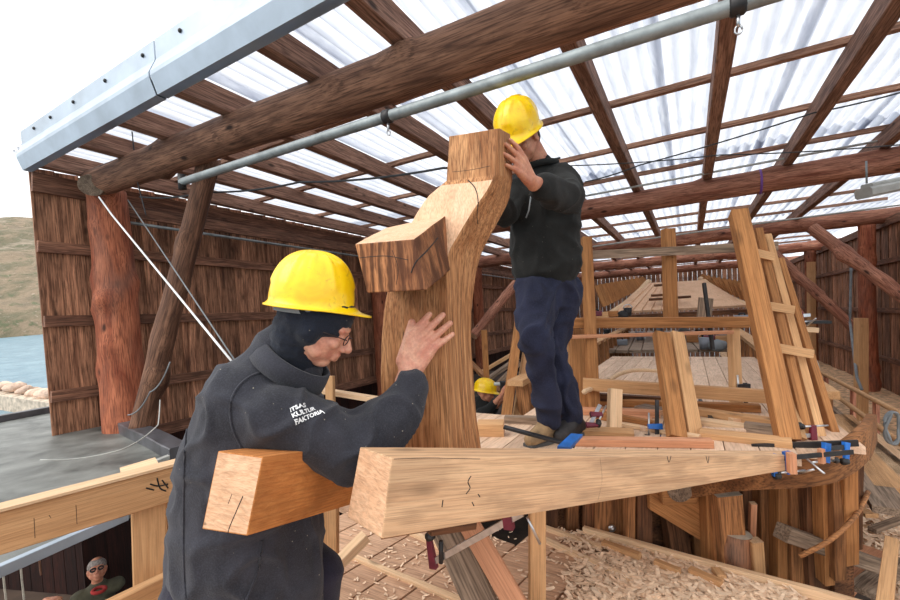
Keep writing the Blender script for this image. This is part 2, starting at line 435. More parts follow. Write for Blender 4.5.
def tube_geo(pts, r, n=10):
    V = []; F = []; pts = [Vector(p) for p in pts]; up = Vector((.13, .2, .97)).normalized()
    for i, p in enumerate(pts):
        tg = (pts[min(i + 1, len(pts) - 1)] - pts[max(i - 1, 0)]).normalized()
        a = tg.cross(up)
        if a.length < .05: a = tg.cross(Vector((1, 0, 0)))
        a.normalize(); b = tg.cross(a)
        rr = r[i] if isinstance(r, (list, tuple)) else r
        for k in range(n):
            t = k / n * 2 * math.pi
            V.append(p + a * (math.cos(t) * rr) + b * (math.sin(t) * rr))
    for i in range(len(pts) - 1):
        for k in range(n):
            k2 = (k + 1) % n
            F.append((i * n + k, i * n + k2, (i + 1) * n + k2, (i + 1) * n + k))
    F.append(tuple(reversed(range(n)))); F.append(tuple(range((len(pts) - 1) * n, len(pts) * n)))
    return V, F
def tube(name, pts, r, mat, parent=None, n=10):
    V, F = tube_geo(pts, r, n)
    return mk(name, V, F, MT[mat], None, parent, smooth=True)
def curve_pts(ps, n=8):
    ps = [Vector(p) for p in ps]; out = []
    for i in range(len(ps) - 1):
        a = ps[max(i - 1, 0)]; b = ps[i]; c = ps[i + 1]; dd = ps[min(i + 2, len(ps) - 1)]
        for k in range(n):
            t = k / n
            out.append(.5 * ((2 * b) + (c - a) * t + (2 * a - 5 * b + 4 * c - dd) * t * t + (3 * b - a - 3 * c + dd) * t ** 3))
    out.append(ps[-1]); return out
def sag(a, b, s, n=14):
    a = Vector(a); b = Vector(b)
    return [a.lerp(b, i / n) - ZU * (s * 4 * (i / n) * (1 - i / n)) for i in range(n + 1)]

# solid made of round cones, fused into one surface
def sphere_geo(c, r, nu=14, nv=9, R3=None):
    c = Vector(c); V = []; F = []
    rr = r if isinstance(r, (tuple, list)) else (r, r, r)
    for j in range(nv + 1):
        ph = math.pi * j / nv
        for i in range(nu):
            th = 2 * math.pi * i / nu
            v = Vector((rr[0] * math.sin(ph) * math.cos(th), rr[1] * math.sin(ph) * math.sin(th), rr[2] * math.cos(ph)))
            V.append(c + (R3 @ v if R3 else v))
    for j in range(nv):
        for i in range(nu):
            i2 = (i + 1) % nu
            F.append((j * nu + i, (j + 1) * nu + i, (j + 1) * nu + i2, j * nu + i2))
    return V, F
def cone_geo(p0, r0, p1, r1, n=16):
    p0 = Vector(p0); p1 = Vector(p1); L = (p1 - p0).length
    if L < 1e-5: return sphere_geo(p0, max(r0, r1))
    ax = (p1 - p0) / L
    a = ax.cross(Vector((.3, .5, .8))).normalized(); b = ax.cross(a)
    V = []; F = []; prof = []
    m = 5
    for i in range(m + 1):
        t = -math.pi / 2 + (math.pi / 2) * i / m
        prof.append((math.sin(t) * r0, max(1e-4, math.cos(t) * r0)))
    for i in range(m + 1):
        t = (math.pi / 2) * i / m
        prof.append((L + math.sin(t) * r1, max(1e-4, math.cos(t) * r1)))
    for (x, r) in prof:
        for k in range(n):
            t = k / n * 2 * math.pi
            V.append(p0 + ax * x + a * (r * math.cos(t)) + b * (r * math.sin(t)))
    for i in range(len(prof) - 1):
        for k in range(n):
            k2 = (k + 1) % n
            F.append((i * n + k, i * n + k2, (i + 1) * n + k2, (i + 1) * n + k))
    F.append(tuple(reversed(range(n)))); F.append(tuple(range((len(prof) - 1) * n, len(prof) * n)))
    return V, F
class Blob:
    def __init__(s): s.V = []; s.F = []
    def add(s, VF):
        b = len(s.V); s.V += VF[0]; s.F += [tuple(i + b for i in q) for q in VF[1]]
        return s
    def cone(s, p0, r0, p1, r1): return s.add(cone_geo(p0, r0, p1, r1))
    def chain(s, pr):
        for (a, b) in zip(pr, pr[1:]): s.cone(a[0], a[1], b[0], b[1])
        return s
    def ball(s, c, r, R3=None): return s.add(sphere_geo(c, r, 20, 12, R3))
    def build(s, name, mat, parent=None, voxel=.01, smooth=4, wrinkle=None, M=None, keep=None):
        me = bpy.data.meshes.new('tmp'); me.from_pydata([tuple(v) for v in s.V], [], s.F)
        bm = bmesh.new(); bm.from_mesh(me); bmesh.ops.recalc_face_normals(bm, faces=bm.faces); bm.to_mesh(me); bm.free()
        o = bpy.data.objects.new('tmp', me); link(o)
        r = o.modifiers.new('r', 'REMESH'); r.mode = 'VOXEL'; r.voxel_size = voxel
        if smooth:
            sm = o.modifiers.new('s', 'SMOOTH'); sm.iterations = smooth; sm.factor = .5
        dg = bpy.context.evaluated_depsgraph_get(); dg.update()
        me2 = bpy.data.meshes.new_from_object(o.evaluated_get(dg))
        C.objects.unlink(o); bpy.data.objects.remove(o)
        me2.name = name
        if wrinkle:
            nrm = [v.normal.copy() for v in me2.vertices]
            for v, nn in zip(me2.vertices, nrm):
                v.co += nn * wrinkle(v.co.copy())
        M = M or Matrix.Translation(s.V[0])
        me2.transform(M.inverted())
        me2.materials.clear(); me2.materials.append(MT[mat])
        me2.polygons.foreach_set('use_smooth', [True] * len(me2.polygons)); me2.update()
        ob = bpy.data.objects.new(name, me2); link(ob); place(ob, M, parent)
        return ob
def folds(amp=.006, freq=7, along=None, k=3.0, low=.5):
    """cloth folds: ridged noise, stretched along a direction"""
    ax = along.normalized() if along is not None else None
    def f(p):
        q = p.copy()
        if ax is not None: q = q - ax * (q.dot(ax) * (1 - 1 / k))
        a = noise.noise(q * freq); b = noise.noise(q * freq * 2.1 + Vector((7, 3, 1)))
        c = noise.noise(p * 2.5 + Vector((3, 9, 4)))
        return amp * (.55 - min(1, abs(a) * 4.5) * .9 + b * .35) + amp * low * c
    return f
# ------------------------------------------------------------------ camera, world
cd = bpy.data.cameras.new('camera'); cam = bpy.data.objects.new('camera', cd); link(cam)
cam.matrix_world = Matrix.Translation(CAM) @ M3.to_4x4()
cd.sensor_fit = 'HORIZONTAL'; cd.sensor_width = 36; cd.lens = FPX / 900 * 36; cd.clip_start = .05; cd.clip_end = 2000
sc.camera = cam
w = bpy.data.worlds.new('overcast'); sc.world = w; w.use_nodes = True
bg = w.node_tree.nodes['Background']; bg.inputs[0].default_value = (.97, .985, 1, 1); bg.inputs[1].default_value = 1.2
sl = bpy.data.lights.new('overcast_sun', 'SUN'); sl.energy = 1.5; sl.angle = math.radians(50); sl.color = (1, .97, .93)
so = bpy.data.objects.new('overcast_sun', sl); link(so)
so.rotation_euler = Vector((.42, .55, -.72)).to_track_quat('-Z', 'Y').to_euler()
sc.view_settings.view_transform = 'Standard'; sc.view_settings.look = 'None'
sc.view_settings.exposure = 0.5; sc.view_settings.gamma = 1; sc.view_settings.use_curve_mapping = False

XL = -6.0; XR = 3.5
# ------------------------------------------------------------------ landscape
def grid(name, x0, x1, y0, y1, nx, ny, zf, mat, smooth=True):
    V = [Vector((x0 + (x1 - x0) * i / nx, y0 + (y1 - y0) * j / ny, 0)) for j in range(ny + 1) for i in range(nx + 1)]
    for v in V: v.z = zf(v.x, v.y)
    F = [(j * (nx + 1) + i, j * (nx + 1) + i + 1, (j + 1) * (nx + 1) + i + 1, (j + 1) * (nx + 1) + i) for j in range(ny) for i in range(nx)]
    return mk(name, V, F, MT[mat], Matrix.Identity(4), None, smooth)
SEA = -5.2
o = grid('water', -600, 500, -300, 700, 4, 4, lambda x, y: SEA, 'water'); struct(o)
# the far shore lies to the left: direction of pixel (20, 300)
hd = ray0(M3, 15, 300); hd.z = 0; hd.normalize(); hs = Vector((-hd.y, hd.x, 0))
def hillz(u, v):
    n = noise.fractal(Vector((u * .012, v * .012, 3)), 1, 2, 6)
    n2 = noise.fractal(Vector((u * .06, v * .06, 8)), 1, 2, 6)
    t = max(0, (u - 150)); edge = 8 * noise.noise(Vector((v * .03, 2, 0)))
    t = max(0, t + edge)
    base = 3.5 * min(1, t / 6) + 74 * (1 - math.exp(-(t / 130) ** 1.1))
    base *= .96 + .06 * n + .0008 * (-v)
    return SEA - 1.5 + base + 1.2 * n2 * min(1, t / 10)
V = []; F = []; nu, nv = 130, 150
for i in range(nu + 1):
    u = 140 + 220 * (i / nu) ** 1.3
    for j in range(nv + 1):
        v = -130 + 220 * j / nv
        q = hd * u + hs * v; V.append(Vector((q.x, q.y, hillz(u, v))))
for i in range(nu):
    for j in range(nv):
        a = i * (nv + 1) + j; F.append((a, a + nv + 1, a + nv + 2, a + 1))
o = mk('hillside', V, F, MT['hill'], Matrix.Identity(4), None, True); struct(o)
# breakwater wall with boulders on its crest
bwd = 30.0
a = P(-60, 384, bwd + 6); b = P(75, 382, bwd - 4); zt = P(20, 391, bwd).z
a.z = b.z = zt - 1.2
V, FC, M, nb = box_geo(a, b, 1.6, 2.4, c=.03)
o = mk('sea_wall', V, FC, MT['stone'], M); tag(o, 'pale stone breakwater wall beyond the flat grey roof', 'wall')
for i in range(24):
    t = (i + random.random() * .6) / 24; q = a.lerp(b, t); q.z = zt + .12 + random.random() * .25
    s = random.uniform(.28, .62)
    vf = sphere_geo(q, (s * 1.3, s, s * .62), 12, 8, Matrix.Rotation(random.random() * 3, 3, 'Z'))
    vv = [v + Vector((1, 1, 1)) * (.16 * noise.noise(v * 2.2)) for v in vf[0]]
    o = mk('boulder', vv, vf[1], MT['boulder'], None)
    tag(o, 'tan boulder lying on the crest of the pale sea wall', 'boulder', 'boulders along the sea wall')

# ------------------------------------------------------------------ left wall
def wallboards(name, X, Y0, Y1, wtop, wbot, inner, bw=.2):
    """inner = +1 if the room is on the +x side"""
    V = []; F = []; y = Y0; k = 0
    while y < Y1:
        ww = bw * random.uniform(.85, 1.12); off = (.012 if k % 2 else 0) * inner
        ym = y + ww / 2
        for (dy, dx, wd, th) in ((0, off, ww * .97, .022),):
            v, f, _, _ = box_geo(S(X + dx, ym, wbot), S(X + dx, ym, wtop), th, wd * 1.06, up=Vector((0, 1, 0)), seg=1, c=.05)
            b = len(V); V += v; F += [tuple(i + b for i in q) for q in f]
        y += ww; k += 1
    return mk(name, V, F, MT['wall'], Matrix.Identity(4))
YN = PX(36, 250, XL).y
o = wallboards('wall_left', XL, YN, 26, 1.78, -1.35, 1); struct(o)
n = 0
def rail(X, y0, y1, w, hh=.11, dx=.05):
    global n
    n += 1
    o = timber('trim_%d' % n, S(X + dx, y0, w), S(X + dx, y1, w), .05, hh, 'wallrail'); struct(o)
def wof(p): return p.z - ZC - SX * p.x - SY * p.y
for (px, py) in ((137, 255), (142, 319), (163, 381)):
    rail(XL, YN, 25.8, wof(PX(px, py, XL + .05)), .12, .045)
rail(XL, YN, 25.8, -1.28, .14, .045)
rail(XL, YN, 25.8, 1.62, .2, .05)
rail(XL + .22, 2.3, 25.8, 1.42, .14, .05)
# dark wall base under the left boards, dropping below the roof
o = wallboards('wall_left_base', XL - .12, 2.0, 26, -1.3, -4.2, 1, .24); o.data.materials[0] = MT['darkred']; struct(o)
# ------------------------------------------------------------------ right wall
o = wallboards('wall_right', XR, 5.0, 26, 1.55, -2.4, -1, .22); struct(o)
for (px, py) in ((878, 263), (874, 310), (878, 357), (880, 404)):
    rail(XR, 5.0, 25.8, wof(PX(px, py, XR - .05)), .1, -.045)
rail(XR, 5.0, 25.8, 1.46, .16, -.05)
# back wall
V = []; F = []
x = XL; k = 0
while x < XR:
    v, f, _, _ = box_geo(S(x + .11, 26, -3), S(x + .11, 26, 1.8), .21, .02, up=Vector((0, 1, 0)), seg=1)
    b = len(V); V += v; F += [tuple(i + b for i in q) for q in f]; x += .22
o = mk('wall_back', V, F, MT['wall'], Matrix.Identity(4)); struct(o)
# ground under the shed, and the deeper yard to the left front
o = grid('ground', -30, 9, -6, 40, 40, 40, lambda x, y: zs(x, y, -4.3), 'dirt'); struct(o)
# a quay-level earth shelf at the right outside the hull
o = grid('floor_right', .95, XR, 1.6, 26, 14, 60, lambda x, y: zs(x, y, -1.95) + .05 * noise.noise(Vector((x * 2, y * 2, 0))), 'chipground'); struct(o)

# ------------------------------------------------------------------ roof
RW = 1.82
raft_px = [(57, 163), (97, 143), (143, 123), (200, 93), (283, 50), (383, 17), (567, 33), (728, 15), (880, 20), (889, 138)]
rx = [Pw(px, py, RW).x for (px, py) in raft_px]
YF = 1.83
ords = ['first', 'second', 'third', 'fourth', 'fifth', 'sixth', 'seventh', 'eighth', 'ninth', 'tenth', 'eleventh', 'twelfth', 'thirteenth', 'fourteenth', 'fifteenth', 'sixteenth']
print('rafter x', [round(v, 2) for v in rx])
rx = sorted(rx)
for i, x in enumerate(rx):
    o = timber('rafter', S(x, YF, RW + .01), S(x, 25.9, RW + .01), .11, .18, 'rafter', wob=.01)
    tag(o, 'brown sawn rafter running away under the clear roof, %s from the left wall' % ords[i], 'rafter', 'rafters under the corrugated roof')
by = [Pw(600, py, RW + .12).y for py in (27, 108, 153, 182)]
print('batten y', by)
step = (by[3] - by[0]) / 3
y = by[0]; bys = []
k = 0
while y < 25.5:
    bys.append(y); y += step
for k, y in enumerate(bys):
    o = timber('roof_batten', S(XL, y, RW + .125), S(XR, y, RW + .125), .07, .055, 'batten', seg=24, wob=.012)
    tag(o, 'slim roof batten crossing the rafters, %s from the open front' % ords[min(k, 15)], 'batten', 'roof battens')
# corrugated sheets
V = []; F = []
pitch = .125; amp = .027; bws = 1.02
x = XL - .35; sh = 0
while x < XR + .3:
    wd = bws + .1; nx = int(wd / pitch * 8)
    for (ya, yb) in ((YF - .05, bys[3] + .1), (bys[3] - .25, 12.6), (12.4, 26)):
        ny = 6; b = len(V); lift = .006 * (sh % 2) + (.008 if ya < 5 else 0)
        for j in range(ny + 1):
            yy = ya + (yb - ya) * j / ny
            for i in range(nx + 1):
                xx = x + wd * i / nx
                V.append(S(xx, yy, RW + .185 + lift + amp * math.sin(xx / pitch * 2 * math.pi)))
        for j in range(ny):
            for i in range(nx):
                F.append((b + j * (nx + 1) + i, b + j * (nx + 1) + i + 1, b + (j + 1) * (nx + 1) + i + 1, b + (j + 1) * (nx + 1) + i))
    x += bws; sh += 1
o = mk('ceiling', V, F, MT['sheet'], Matrix.Identity(4), None, True); struct(o)
# hook fixings
hook0 = None
hp = []
for k, y in enumerate(bys[:4]):
    for x in np.arange(-4.4, 3.2, .47 if k else .6):
        if random.random() < .5: hp.append((x + random.uniform(-.04, .04), y + .06))
for (x, y) in hp:
    c = S(x, y, RW + .155)
    if hook0 is None:
        pts = [c + Vector((math.cos(t) * .035, 0, math.sin(t) * .022)) for t in np.linspace(0, math.pi, 9)]
        hook0 = tube('roof_hook', pts, .006, 'darksteel', n=6); o = hook0; base = c
        # leading wire
    else:
        o = hook0.copy(); link(o); o.matrix_basis = Matrix.Translation(c - base) @ hook0.matrix_basis
    tag(o, 'small dark curved clip holding the clear corrugated sheet to its batten', 'clip', 'sheet clips on the roof')
# metal fascia
V = []; F = []
prof = [(-.02, .42), (-.02, .28), (-.07, .17), (-.07, .14), (-.03, .02), (.03, .02), (.03, .03)]
XE = [XL - .32, -4.1, 2.0, XR + .4]
pieces = [(XL + .04, -3.35), (-3.33, -.4), (-.38, 3.9)]
for (xa, xb) in pieces:
    o_ = 0.0
    V = []; F = []
    th = .004
    pr = [(y, z) for (y, z) in prof] + [(y + .012, z) for (y, z) in reversed(prof)]
    nn = len(pr); sg = 8
    for i in range(sg + 1):
        xx = xa + (xb - xa) * i / sg
        for (dy, dz) in pr:
            V.append(S(xx, YF - .06 + dy, 1.70 + dz))
    for i in range(sg):
        for k in range(nn):
            k2 = (k + 1) % nn
            F.append((i * nn + k, (i + 1) * nn + k, (i + 1) * nn + k2, i * nn + k2))
    F.append(tuple(range(nn))); F.append(tuple(reversed(range(sg * nn, sg * nn + nn))))
    o = mk('metal_fascia', V, F, MT['galv'], None)
    lab = {0: 'folded grey metal fascia on the roof edge, section ending at the wall corner', 1: 'folded grey metal fascia on the roof edge, section right of the joint', 2: 'folded grey metal fascia continuing above the camera'}[pieces.index((xa, xb))]
    tag(o, lab, 'fascia', 'fascia sections along the roof edge')
for i, x in enumerate((-5.6, -5.2, -4.7, -4.1, -3.5, -3.0, -2.4)):
    c = S(x, YF - .085, 2.06); vf = sphere_geo(c, (.016, .012, .016), 10, 6)
    o = mk('screw', vf[0], vf[1], MT['darksteel'], None, None, True); tag(o, 'dark screw head on the grey metal fascia', 'screw', 'fascia screws')

# ------------------------------------------------------------------ logs across
Ys = [2.3, 7.05, 11.8, 16.5, 21.3]
ll = ['thick weathered log beam crossing overhead nearest the camera', 'reddish log beam crossing behind the man on the deck, with a purple strap',
      'reddish log beam crossing above the leaning planks, next behind the strapped one', 'thin looking log beam far back over the hull', 'farthest log beam near the back of the shed']
logs = []
for i, y in enumerate(Ys):
    la, lb_ = S(XL + .05, y, 1.60), S(XR + 1.0, y, 1.60)
    if i == 0:
        la = P(97, 184, 4.72); q_ = P(600, 0, 2.25); lb_ = la + (q_ - la) * 1.9
    o = log('log_beam', la, lb_, .15 if i == 0 else .165, .17 if i == 0 else .15, 'loggrey' if i == 0 else 'log', knots=26, bend=.03 if i == 0 else .05, rough=.015, cap='greywood')
    tag(o, ll[i], 'log', 'log beams across the shed')
# pillars on the left and right
for i, y in enumerate(Ys):
    if i == 0:
        a = P(106, 192, 4.85); b = P(131, 446, 4.75)
        d_ = (b - a).normalized(); b = b + d_ * .35
        o = log('log_pillar', a, b, .185, .225, 'pillar', knots=22, bend=.03, rough=.03)
        tag(o, 'fat red-brown knotty log pillar at the near corner of the left wall', 'pillar', 'log pillars')
    else:
        o = log('log_pillar', S(XL + .32, y, -2.6), S(XL + .32, y, 1.46), .17, .15, 'pillar', knots=12, bend=.03)
        tag(o, ['', 'red log pillar on the left wall, seen between hard hat and carved timber', 'red log pillar on the left wall hidden behind the carved timber', 'red log pillar on the left wall behind the standing man', 'farthest red log pillar on the left wall'][i], 'pillar', 'log pillars')
        o = log('log_pillar', S(XR - .32, y, -2.2), S(XR - .32, y, 1.46),   .145, .135, 'pillar', knots=12, bend=.03)
        tag(o, ['', 'red log pillar on the right wall, outside the picture edge', 'red log pillar on the right wall, nearest one in view', 'red log pillar on the right wall, second one in view', 'red log pillar on the right wall, farthest one in view'][i], 'pillar', 'log pillars')
# braces
a = P(211, 158, 4.1); b = P(141, 428, 4.35)
o = log('log_brace', a, b, .095, .105, 'loggrey', knots=14, bend=.03); tag(o, 'slanting log brace from the overhead beam to the foot of the near pillar', 'brace')
def brace(p0, d0, p1, d1, r, label, mat='log'):
    o = log('log_brace', P(*p0, d0), P(*p1, d1), r, r * .9, mat, knots=8); tag(o, label, 'brace', 'slanting log braces')
brace((812, 228), 6.7, (915, 306), 5.6, .09, 'log brace falling to the right wall, nearest of the right side ones')
brace((772, 252), 9.6, (856, 330), 8.6, .1, 'log brace behind the leaning planks reaching down to the right wall')
brace((778, 292), 13, (806, 320), 12, .11, 'short looking log brace far back on the right side')
brace((516, 284), 10.2, (473, 336), 9.4, .11, 'log brace on the left wall between carved timber and standing man')
# grey stub of the near log
o = log('log_stub', P(103, 183, 4.7), P(91, 186, 4.5), .12, .11, 'greywood', knots=4, cap='greywood'); tag(o, 'pale weathered log butt sticking out at the near pillar head', 'log')
# scaffold pipe with couplers
A_ = P(182, 182, 3.45); B_ = P(735, 6, 1.6); B_ = A_ + (B_ - A_) * 1.9
r0 = empty('scaffold_pipe', A_, 'long grey scaffold tube crossing under the rafters in front of the logs', 'pipe')
tube('pipe', [A_.lerp(B_, i / 20) for i in range(21)], .031, 'pipe', r0, 18)
def coupler(parent, c, ax, r):
    pts = [c - ax * .028, c - ax * .02, c + ax * .02, c + ax * .028]
    o = tube('coupler', pts, [r * .98, r * 1.25, r * 1.25, r * .98], 'darksteel', parent, 16)
    tube('bolt', [c - ZU * r, c - ZU * (r + .05)], .007, 'steel', o, 8)
    t = tube('ring', [c - ZU * (r + .06) + Vector((math.cos(t) * .012, 0, math.sin(t) * .016)) for t in np.linspace(0, 6.28, 12)], .004, 'steel', o, 6)
ax = (B_ - A_).normalized()
for px in (387, 735):
    k_ = min(range(400), key=lambda k: abs(450 + FPX * (M3.transposed() @ (A_.lerp(B_, k / 400) - CAM)).x / -(M3.transposed() @ (A_.lerp(B_, k / 400) - CAM)).z - px))
    coupler(r0, A_.lerp(B_, k_ / 400), ax, .031)
tube('end_bracket', [A_ - ZU * .06, A_ + ZU * .06], .03, 'darksteel', r0, 10)
# thin pipe and cables hanging before the second log
def cable(name, ps, r, mat, label, cat='cable', s=.0, group=None):
    pts = []
    for (a, b) in zip(ps, ps[1:]):
        q = sag(a, b, s, 10); pts += q if not pts else q[1:]
    o = tube(name, pts, r, mat, n=8); tag(o, label, cat, group); return o
cable('conduit', [P(585, 196, 6.2), P(900, 137, 5.0), P(1010, 117, 4.6)], .016, 'lampgrey', 'thin grey conduit running along the strapped log beam', 'conduit')
cable('wire', [P(585, 182, 5), P(640, 165, 4.6), P(813, 113, 4), P(930, 84, 3.8)], .008, 'cable', 'dark wire rising to the upper right under the roof', 'wire', .015)
cable('wire', [P(560, 166, 5), P(720, 155, 4.6), P(930, 142, 4)], .007, 'cable', 'dark wire running level just above the grey conduit', 'wire', .02)
cable('wire', [P(140, 197, 4.6), P(205, 192, 4.3), P(300, 182, 4.0), P(443, 168, 3.4), P(560, 158, 3.6)], .010, 'cable', 'dark wire sagging from the near pillar head behind the carved timber', 'wire', .03)
cable('wire', [P(128, 92, 4.2), P(137, 180, 4.3), P(146, 215, 4.3)], .006, 'cable', 'thin dark wire hanging down from the metal fascia', 'wire')
cable('conduit', [S(XL + .3, 2.3, 1.28), S(XL + .3, 25, 1.28)], .018, 'pipe', 'grey pipe clipped along the top of the left wall', 'conduit')
cable('conduit', [P(590, 247, 8.6), P(740, 226, 8.2), P(900, 205, 7.0)], .016, 'lampgrey', 'thin grey conduit along the next log beam back', 'conduit')
# rope stays by the pillar
cable('rope', [P(99, 197, 4.4), P(112, 215, 4.1), P(234, 364, 2.9)], .008, 'white', 'white rope stay running down from the near pillar to behind the front man', 'rope')
cable('rope', [P(128, 200, 4.5), P(236, 362, 3.1)], .006, 'greyfabric', 'thin grey rope stay just right of the white one', 'rope')
cable('rope', [P(170, 362, 3.7), P(150, 392, 3.8), P(128, 415, 4.1)], .006, 'greyfabric', 'loose thin cord looped round the slanting log brace', 'rope', .05)
cable('wire', [P(160, 400, 3.4), P(158, 425, 3.0), P(120, 450, 2.6), P(40, 460, 2.4)], .004, 'lampgrey', 'pale loose wire curling over the flat grey roof', 'wire', .02)
# purple strap on second log
c = PY(760, 181, 7.05); c = S(c.x, 7.05, 1.60)
pts = [c + Vector((0, math.cos(t) * .155, math.sin(t) * .155)) for t in np.linspace(0, 6.28, 24)]
o = tube('strap', pts, .014, 'purple', n=6); tag(o, 'purple strap tied round the reddish log beam', 'strap')
c = PY(706, 213, 11.8); c = S(P(856, 241, 9).x, 11.8, 1.60)
# lamp unit at upper right
c = P(885, 189, 4.6); rt = (P(905, 184, 4.6) - P(862, 193, 4.6)).normalized()
r0 = empty('floodlight', c, 'pale grey lamp housing hanging by the strapped log at the right edge', 'lamp')
timber('housing', c - rt * .24, c + rt * .24, .2, .11, 'lampgrey', parent=r0, c=.2)
timber('cover', c - rt * .2 + ZU * .07, c + rt * .2 + ZU * .07, .14, .05, 'lampgrey', parent=r0, c=.3)
tube('bracket', [c - rt * .2 + ZU * .1, c - rt * .2 + ZU * .34], .01, 'pipe', r0)
tube('bracket', [c + rt * .2 + ZU * .1, c + rt * .2 + ZU * .34], .01, 'pipe', r0)

# ------------------------------------------------------------------ left flat roof and railing
WR = -1.08
def quadslab(name, pts, th, mat):
    top = [Vector(p) for p in pts]; bot = [p - ZU * th for p in top]; n_ = len(top)
    V = top + bot; F = [tuple(range(n_)), tuple(reversed(range(n_, 2 * n_)))] + [(i, i + n_, (i + 1) % n_ + n_, (i + 1) % n_) for i in range(n_)]
    F = [tuple(reversed(f)) for f in F]
    o = mk(name, V, F, MT[mat]); 
    bm = bmesh.new(); bm.from_mesh(o.data); bmesh.ops.recalc_face_normals(bm, faces=bm.faces); bm.to_mesh(o.data); bm.free()
    return o
e0 = Pw(-60, 590, WR); e1 = Pw(122, 514, WR); e2 = Pw(186, 478, WR)
e3 = Pw(178, 456, WR); e4 = Pw(104, 416, WR); e5 = Pw(50, 412, WR); e6 = Pw(-150, 455, WR)
o = quadslab('flat_roof', [e0, e1, e2, e3, e4, e5, e6], .05, 'roofing'); tag(o, 'flat grey bitumen roof of the low building at the left', 'roof')
o = timber('roof_curb', Pw(100, 418, WR) + ZU * .04, Pw(182, 458, WR) + ZU * .04, .16, .14, 'curb', wob=.01); tag(o, 'dark wet raised curb where the flat roof meets the wall', 'curb')
o = timber('roof_edging', Pw(-80, 437, WR) + ZU * .04, Pw(58, 411, WR) + ZU * .04, .1, .09, 'curb'); tag(o, 'dark raised edge along the far side of the flat roof', 'edging')
o = timber('metal_edge', e0 - ZU * .03, Pw(126, 512, WR) - ZU * .02, .04, .055, 'galv'); tag(o, 'grey metal drip edge along the near side of the flat roof', 'edging')
o = timber('white_strip', Pw(0, 530, WR) + ZU * .03, Pw(182, 455, WR) + ZU * .03, .05, .03, 'lampgrey'); tag(o, 'pale metal strip lying on the flat roof behind the railing', 'strip')
# railing
ra = P(-90, 575, 1.45); rb = P(-0, 531, 1.55); rc = P(186, 478, 1.98)
rd = (rc - rb).normalized()
o = timber('rail_beam', rb - rd * .5, rc + rd * .15, .06, .155, 'pinegold', seg=10, end='oakend'); tag(o, 'thick new timber handrail beam in front of the flat roof', 'rail')
o = timber('lath', rb - rd * .5 + ZU * .085, rc + rd * .15 + ZU * .085, .075, .012, 'pine'); tag(o, 'thin pale lath on top of the handrail beam', 'lath')
o = timber('pine_block', P(121, 474, 1.93), P(157, 463, 2.02), .1, .03, 'pine'); tag(o, 'short pale offcut lying on the handrail', 'offcut')
pt = P(138, 497, 1.86) + F_ * .07; pb = P(142, 640, 1.86) + F_ * .07
o = timber('rail_post', pb, pt, .1, .13, 'pinegold', up=R_ * .75 + F_ * .45); tag(o, 'square pale timber post under the handrail beam', 'post')
o = timber('lower_rail', P(100, 615, 1.6), P(186, 572, 1.9), .05, .07, 'pinegold'); tag(o, 'lower pale rail meeting the post at the bottom left', 'rail')
# dark storey below
V = []; F = []
a = P(-160, 600, 8.0); b = P(260, 600, 6.4); a.z = b.z = 0
u = (b - a).normalized(); L = (b - a).length; x = 0
while x < L:
    c = a + u * (x + .12)
    v, f, _, _ = box_geo(Vector((c.x, c.y, zs(c.x, c.y, -4.3))), Vector((c.x, c.y, zs(c.x, c.y, -1.5))), .23, .03, up=u.cross(ZU), seg=1)
    bb = len(V); V += v; F += [tuple(i + bb for i in q) for q in f]; x += .24
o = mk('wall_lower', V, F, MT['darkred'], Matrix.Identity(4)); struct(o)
for i, (p, q) in enumerate((((0, 545), (6, 600)), ((20, 560), (26, 620)), ((110, 530), (114, 590)), ((38, 545), (41, 575)), ((93, 532), (95, 560)))):
    o = timber('upright_batten', P(*q, 5.6), P(*p, 5.6), .02, .02, 'whitecap' if i < 3 else 'wallrail')  # pale strips stand in for slits of light in the lower wall
    tag(o, ['thin pale upright at the far left in the dark storey below', 'thin pale upright second from the left in the dark storey below', 'thin pale upright above the visitor in the dark storey below', 'dim thin upright in the dark storey below, behind the hand', 'dim thin upright in the dark storey below, over the visitor'][i], 'batten', 'thin uprights in the dark storey')
# ------------------------------------------------------------------ working platform at the stern
WP = -1.40
pa = Pw(250, 640, WP); 
LAT = (S(1, 0, 0) - S(0, 0, 0)).normalized(); LON = (S(0, 1, 0) - S(0, 0, 0)).normalized(); NRM = LAT.cross(LON)
# boards run along the seam direction seen in the picture
s0 = Pw(395, 600, WP); s1 = Pw(470, 545, WP); bd = (s1 - s0).normalized(); bn = NRM.cross(bd)
edgeA = Pw(536, 524, WP); edgeB = Pw(800, 598, WP); edgeC = Pw(1150, 695, WP)
ed_ = (edgeB - edgeA).normalized()
specs = []
org = Pw(430, 600, WP)
lft_p = Pw(200, 620, WP); lft_d = (Pw(322, 524, WP) - lft_p).normalized()
for i in range(-16, 22):
    c = org + bn * (i * .205)
    # clip each board against the far edge line and the left/back limits
    def hit(c):
        den = bd.cross(ed_).dot(NRM)
        return (edgeA - c).cross(ed_).dot(NRM) / den
    t1 = hit(c)
    far = c + bd * t1
    if (far - edgeA).dot(ed_) < 0:
        den = bd.cross(LAT).dot(NRM); lim = Pw(330, 502, WP)
        t1 = (lim - c).cross(LAT).dot(NRM) / den
    t0 = -2.6
    den = bd.cross(lft_d).dot(NRM)
    if abs(den) > 1e-3:
        tl = (lft_p - c).cross(lft_d).dot(NRM) / den
        if den > 0 and False: pass
        t0 = max(t0, tl)
    if t1 - t0 < .05: continue
    specs.append((c + bd * t0, c + bd * t1, .193, .035, NRM))
o = boards('floor', specs, 'platform'); struct(o)
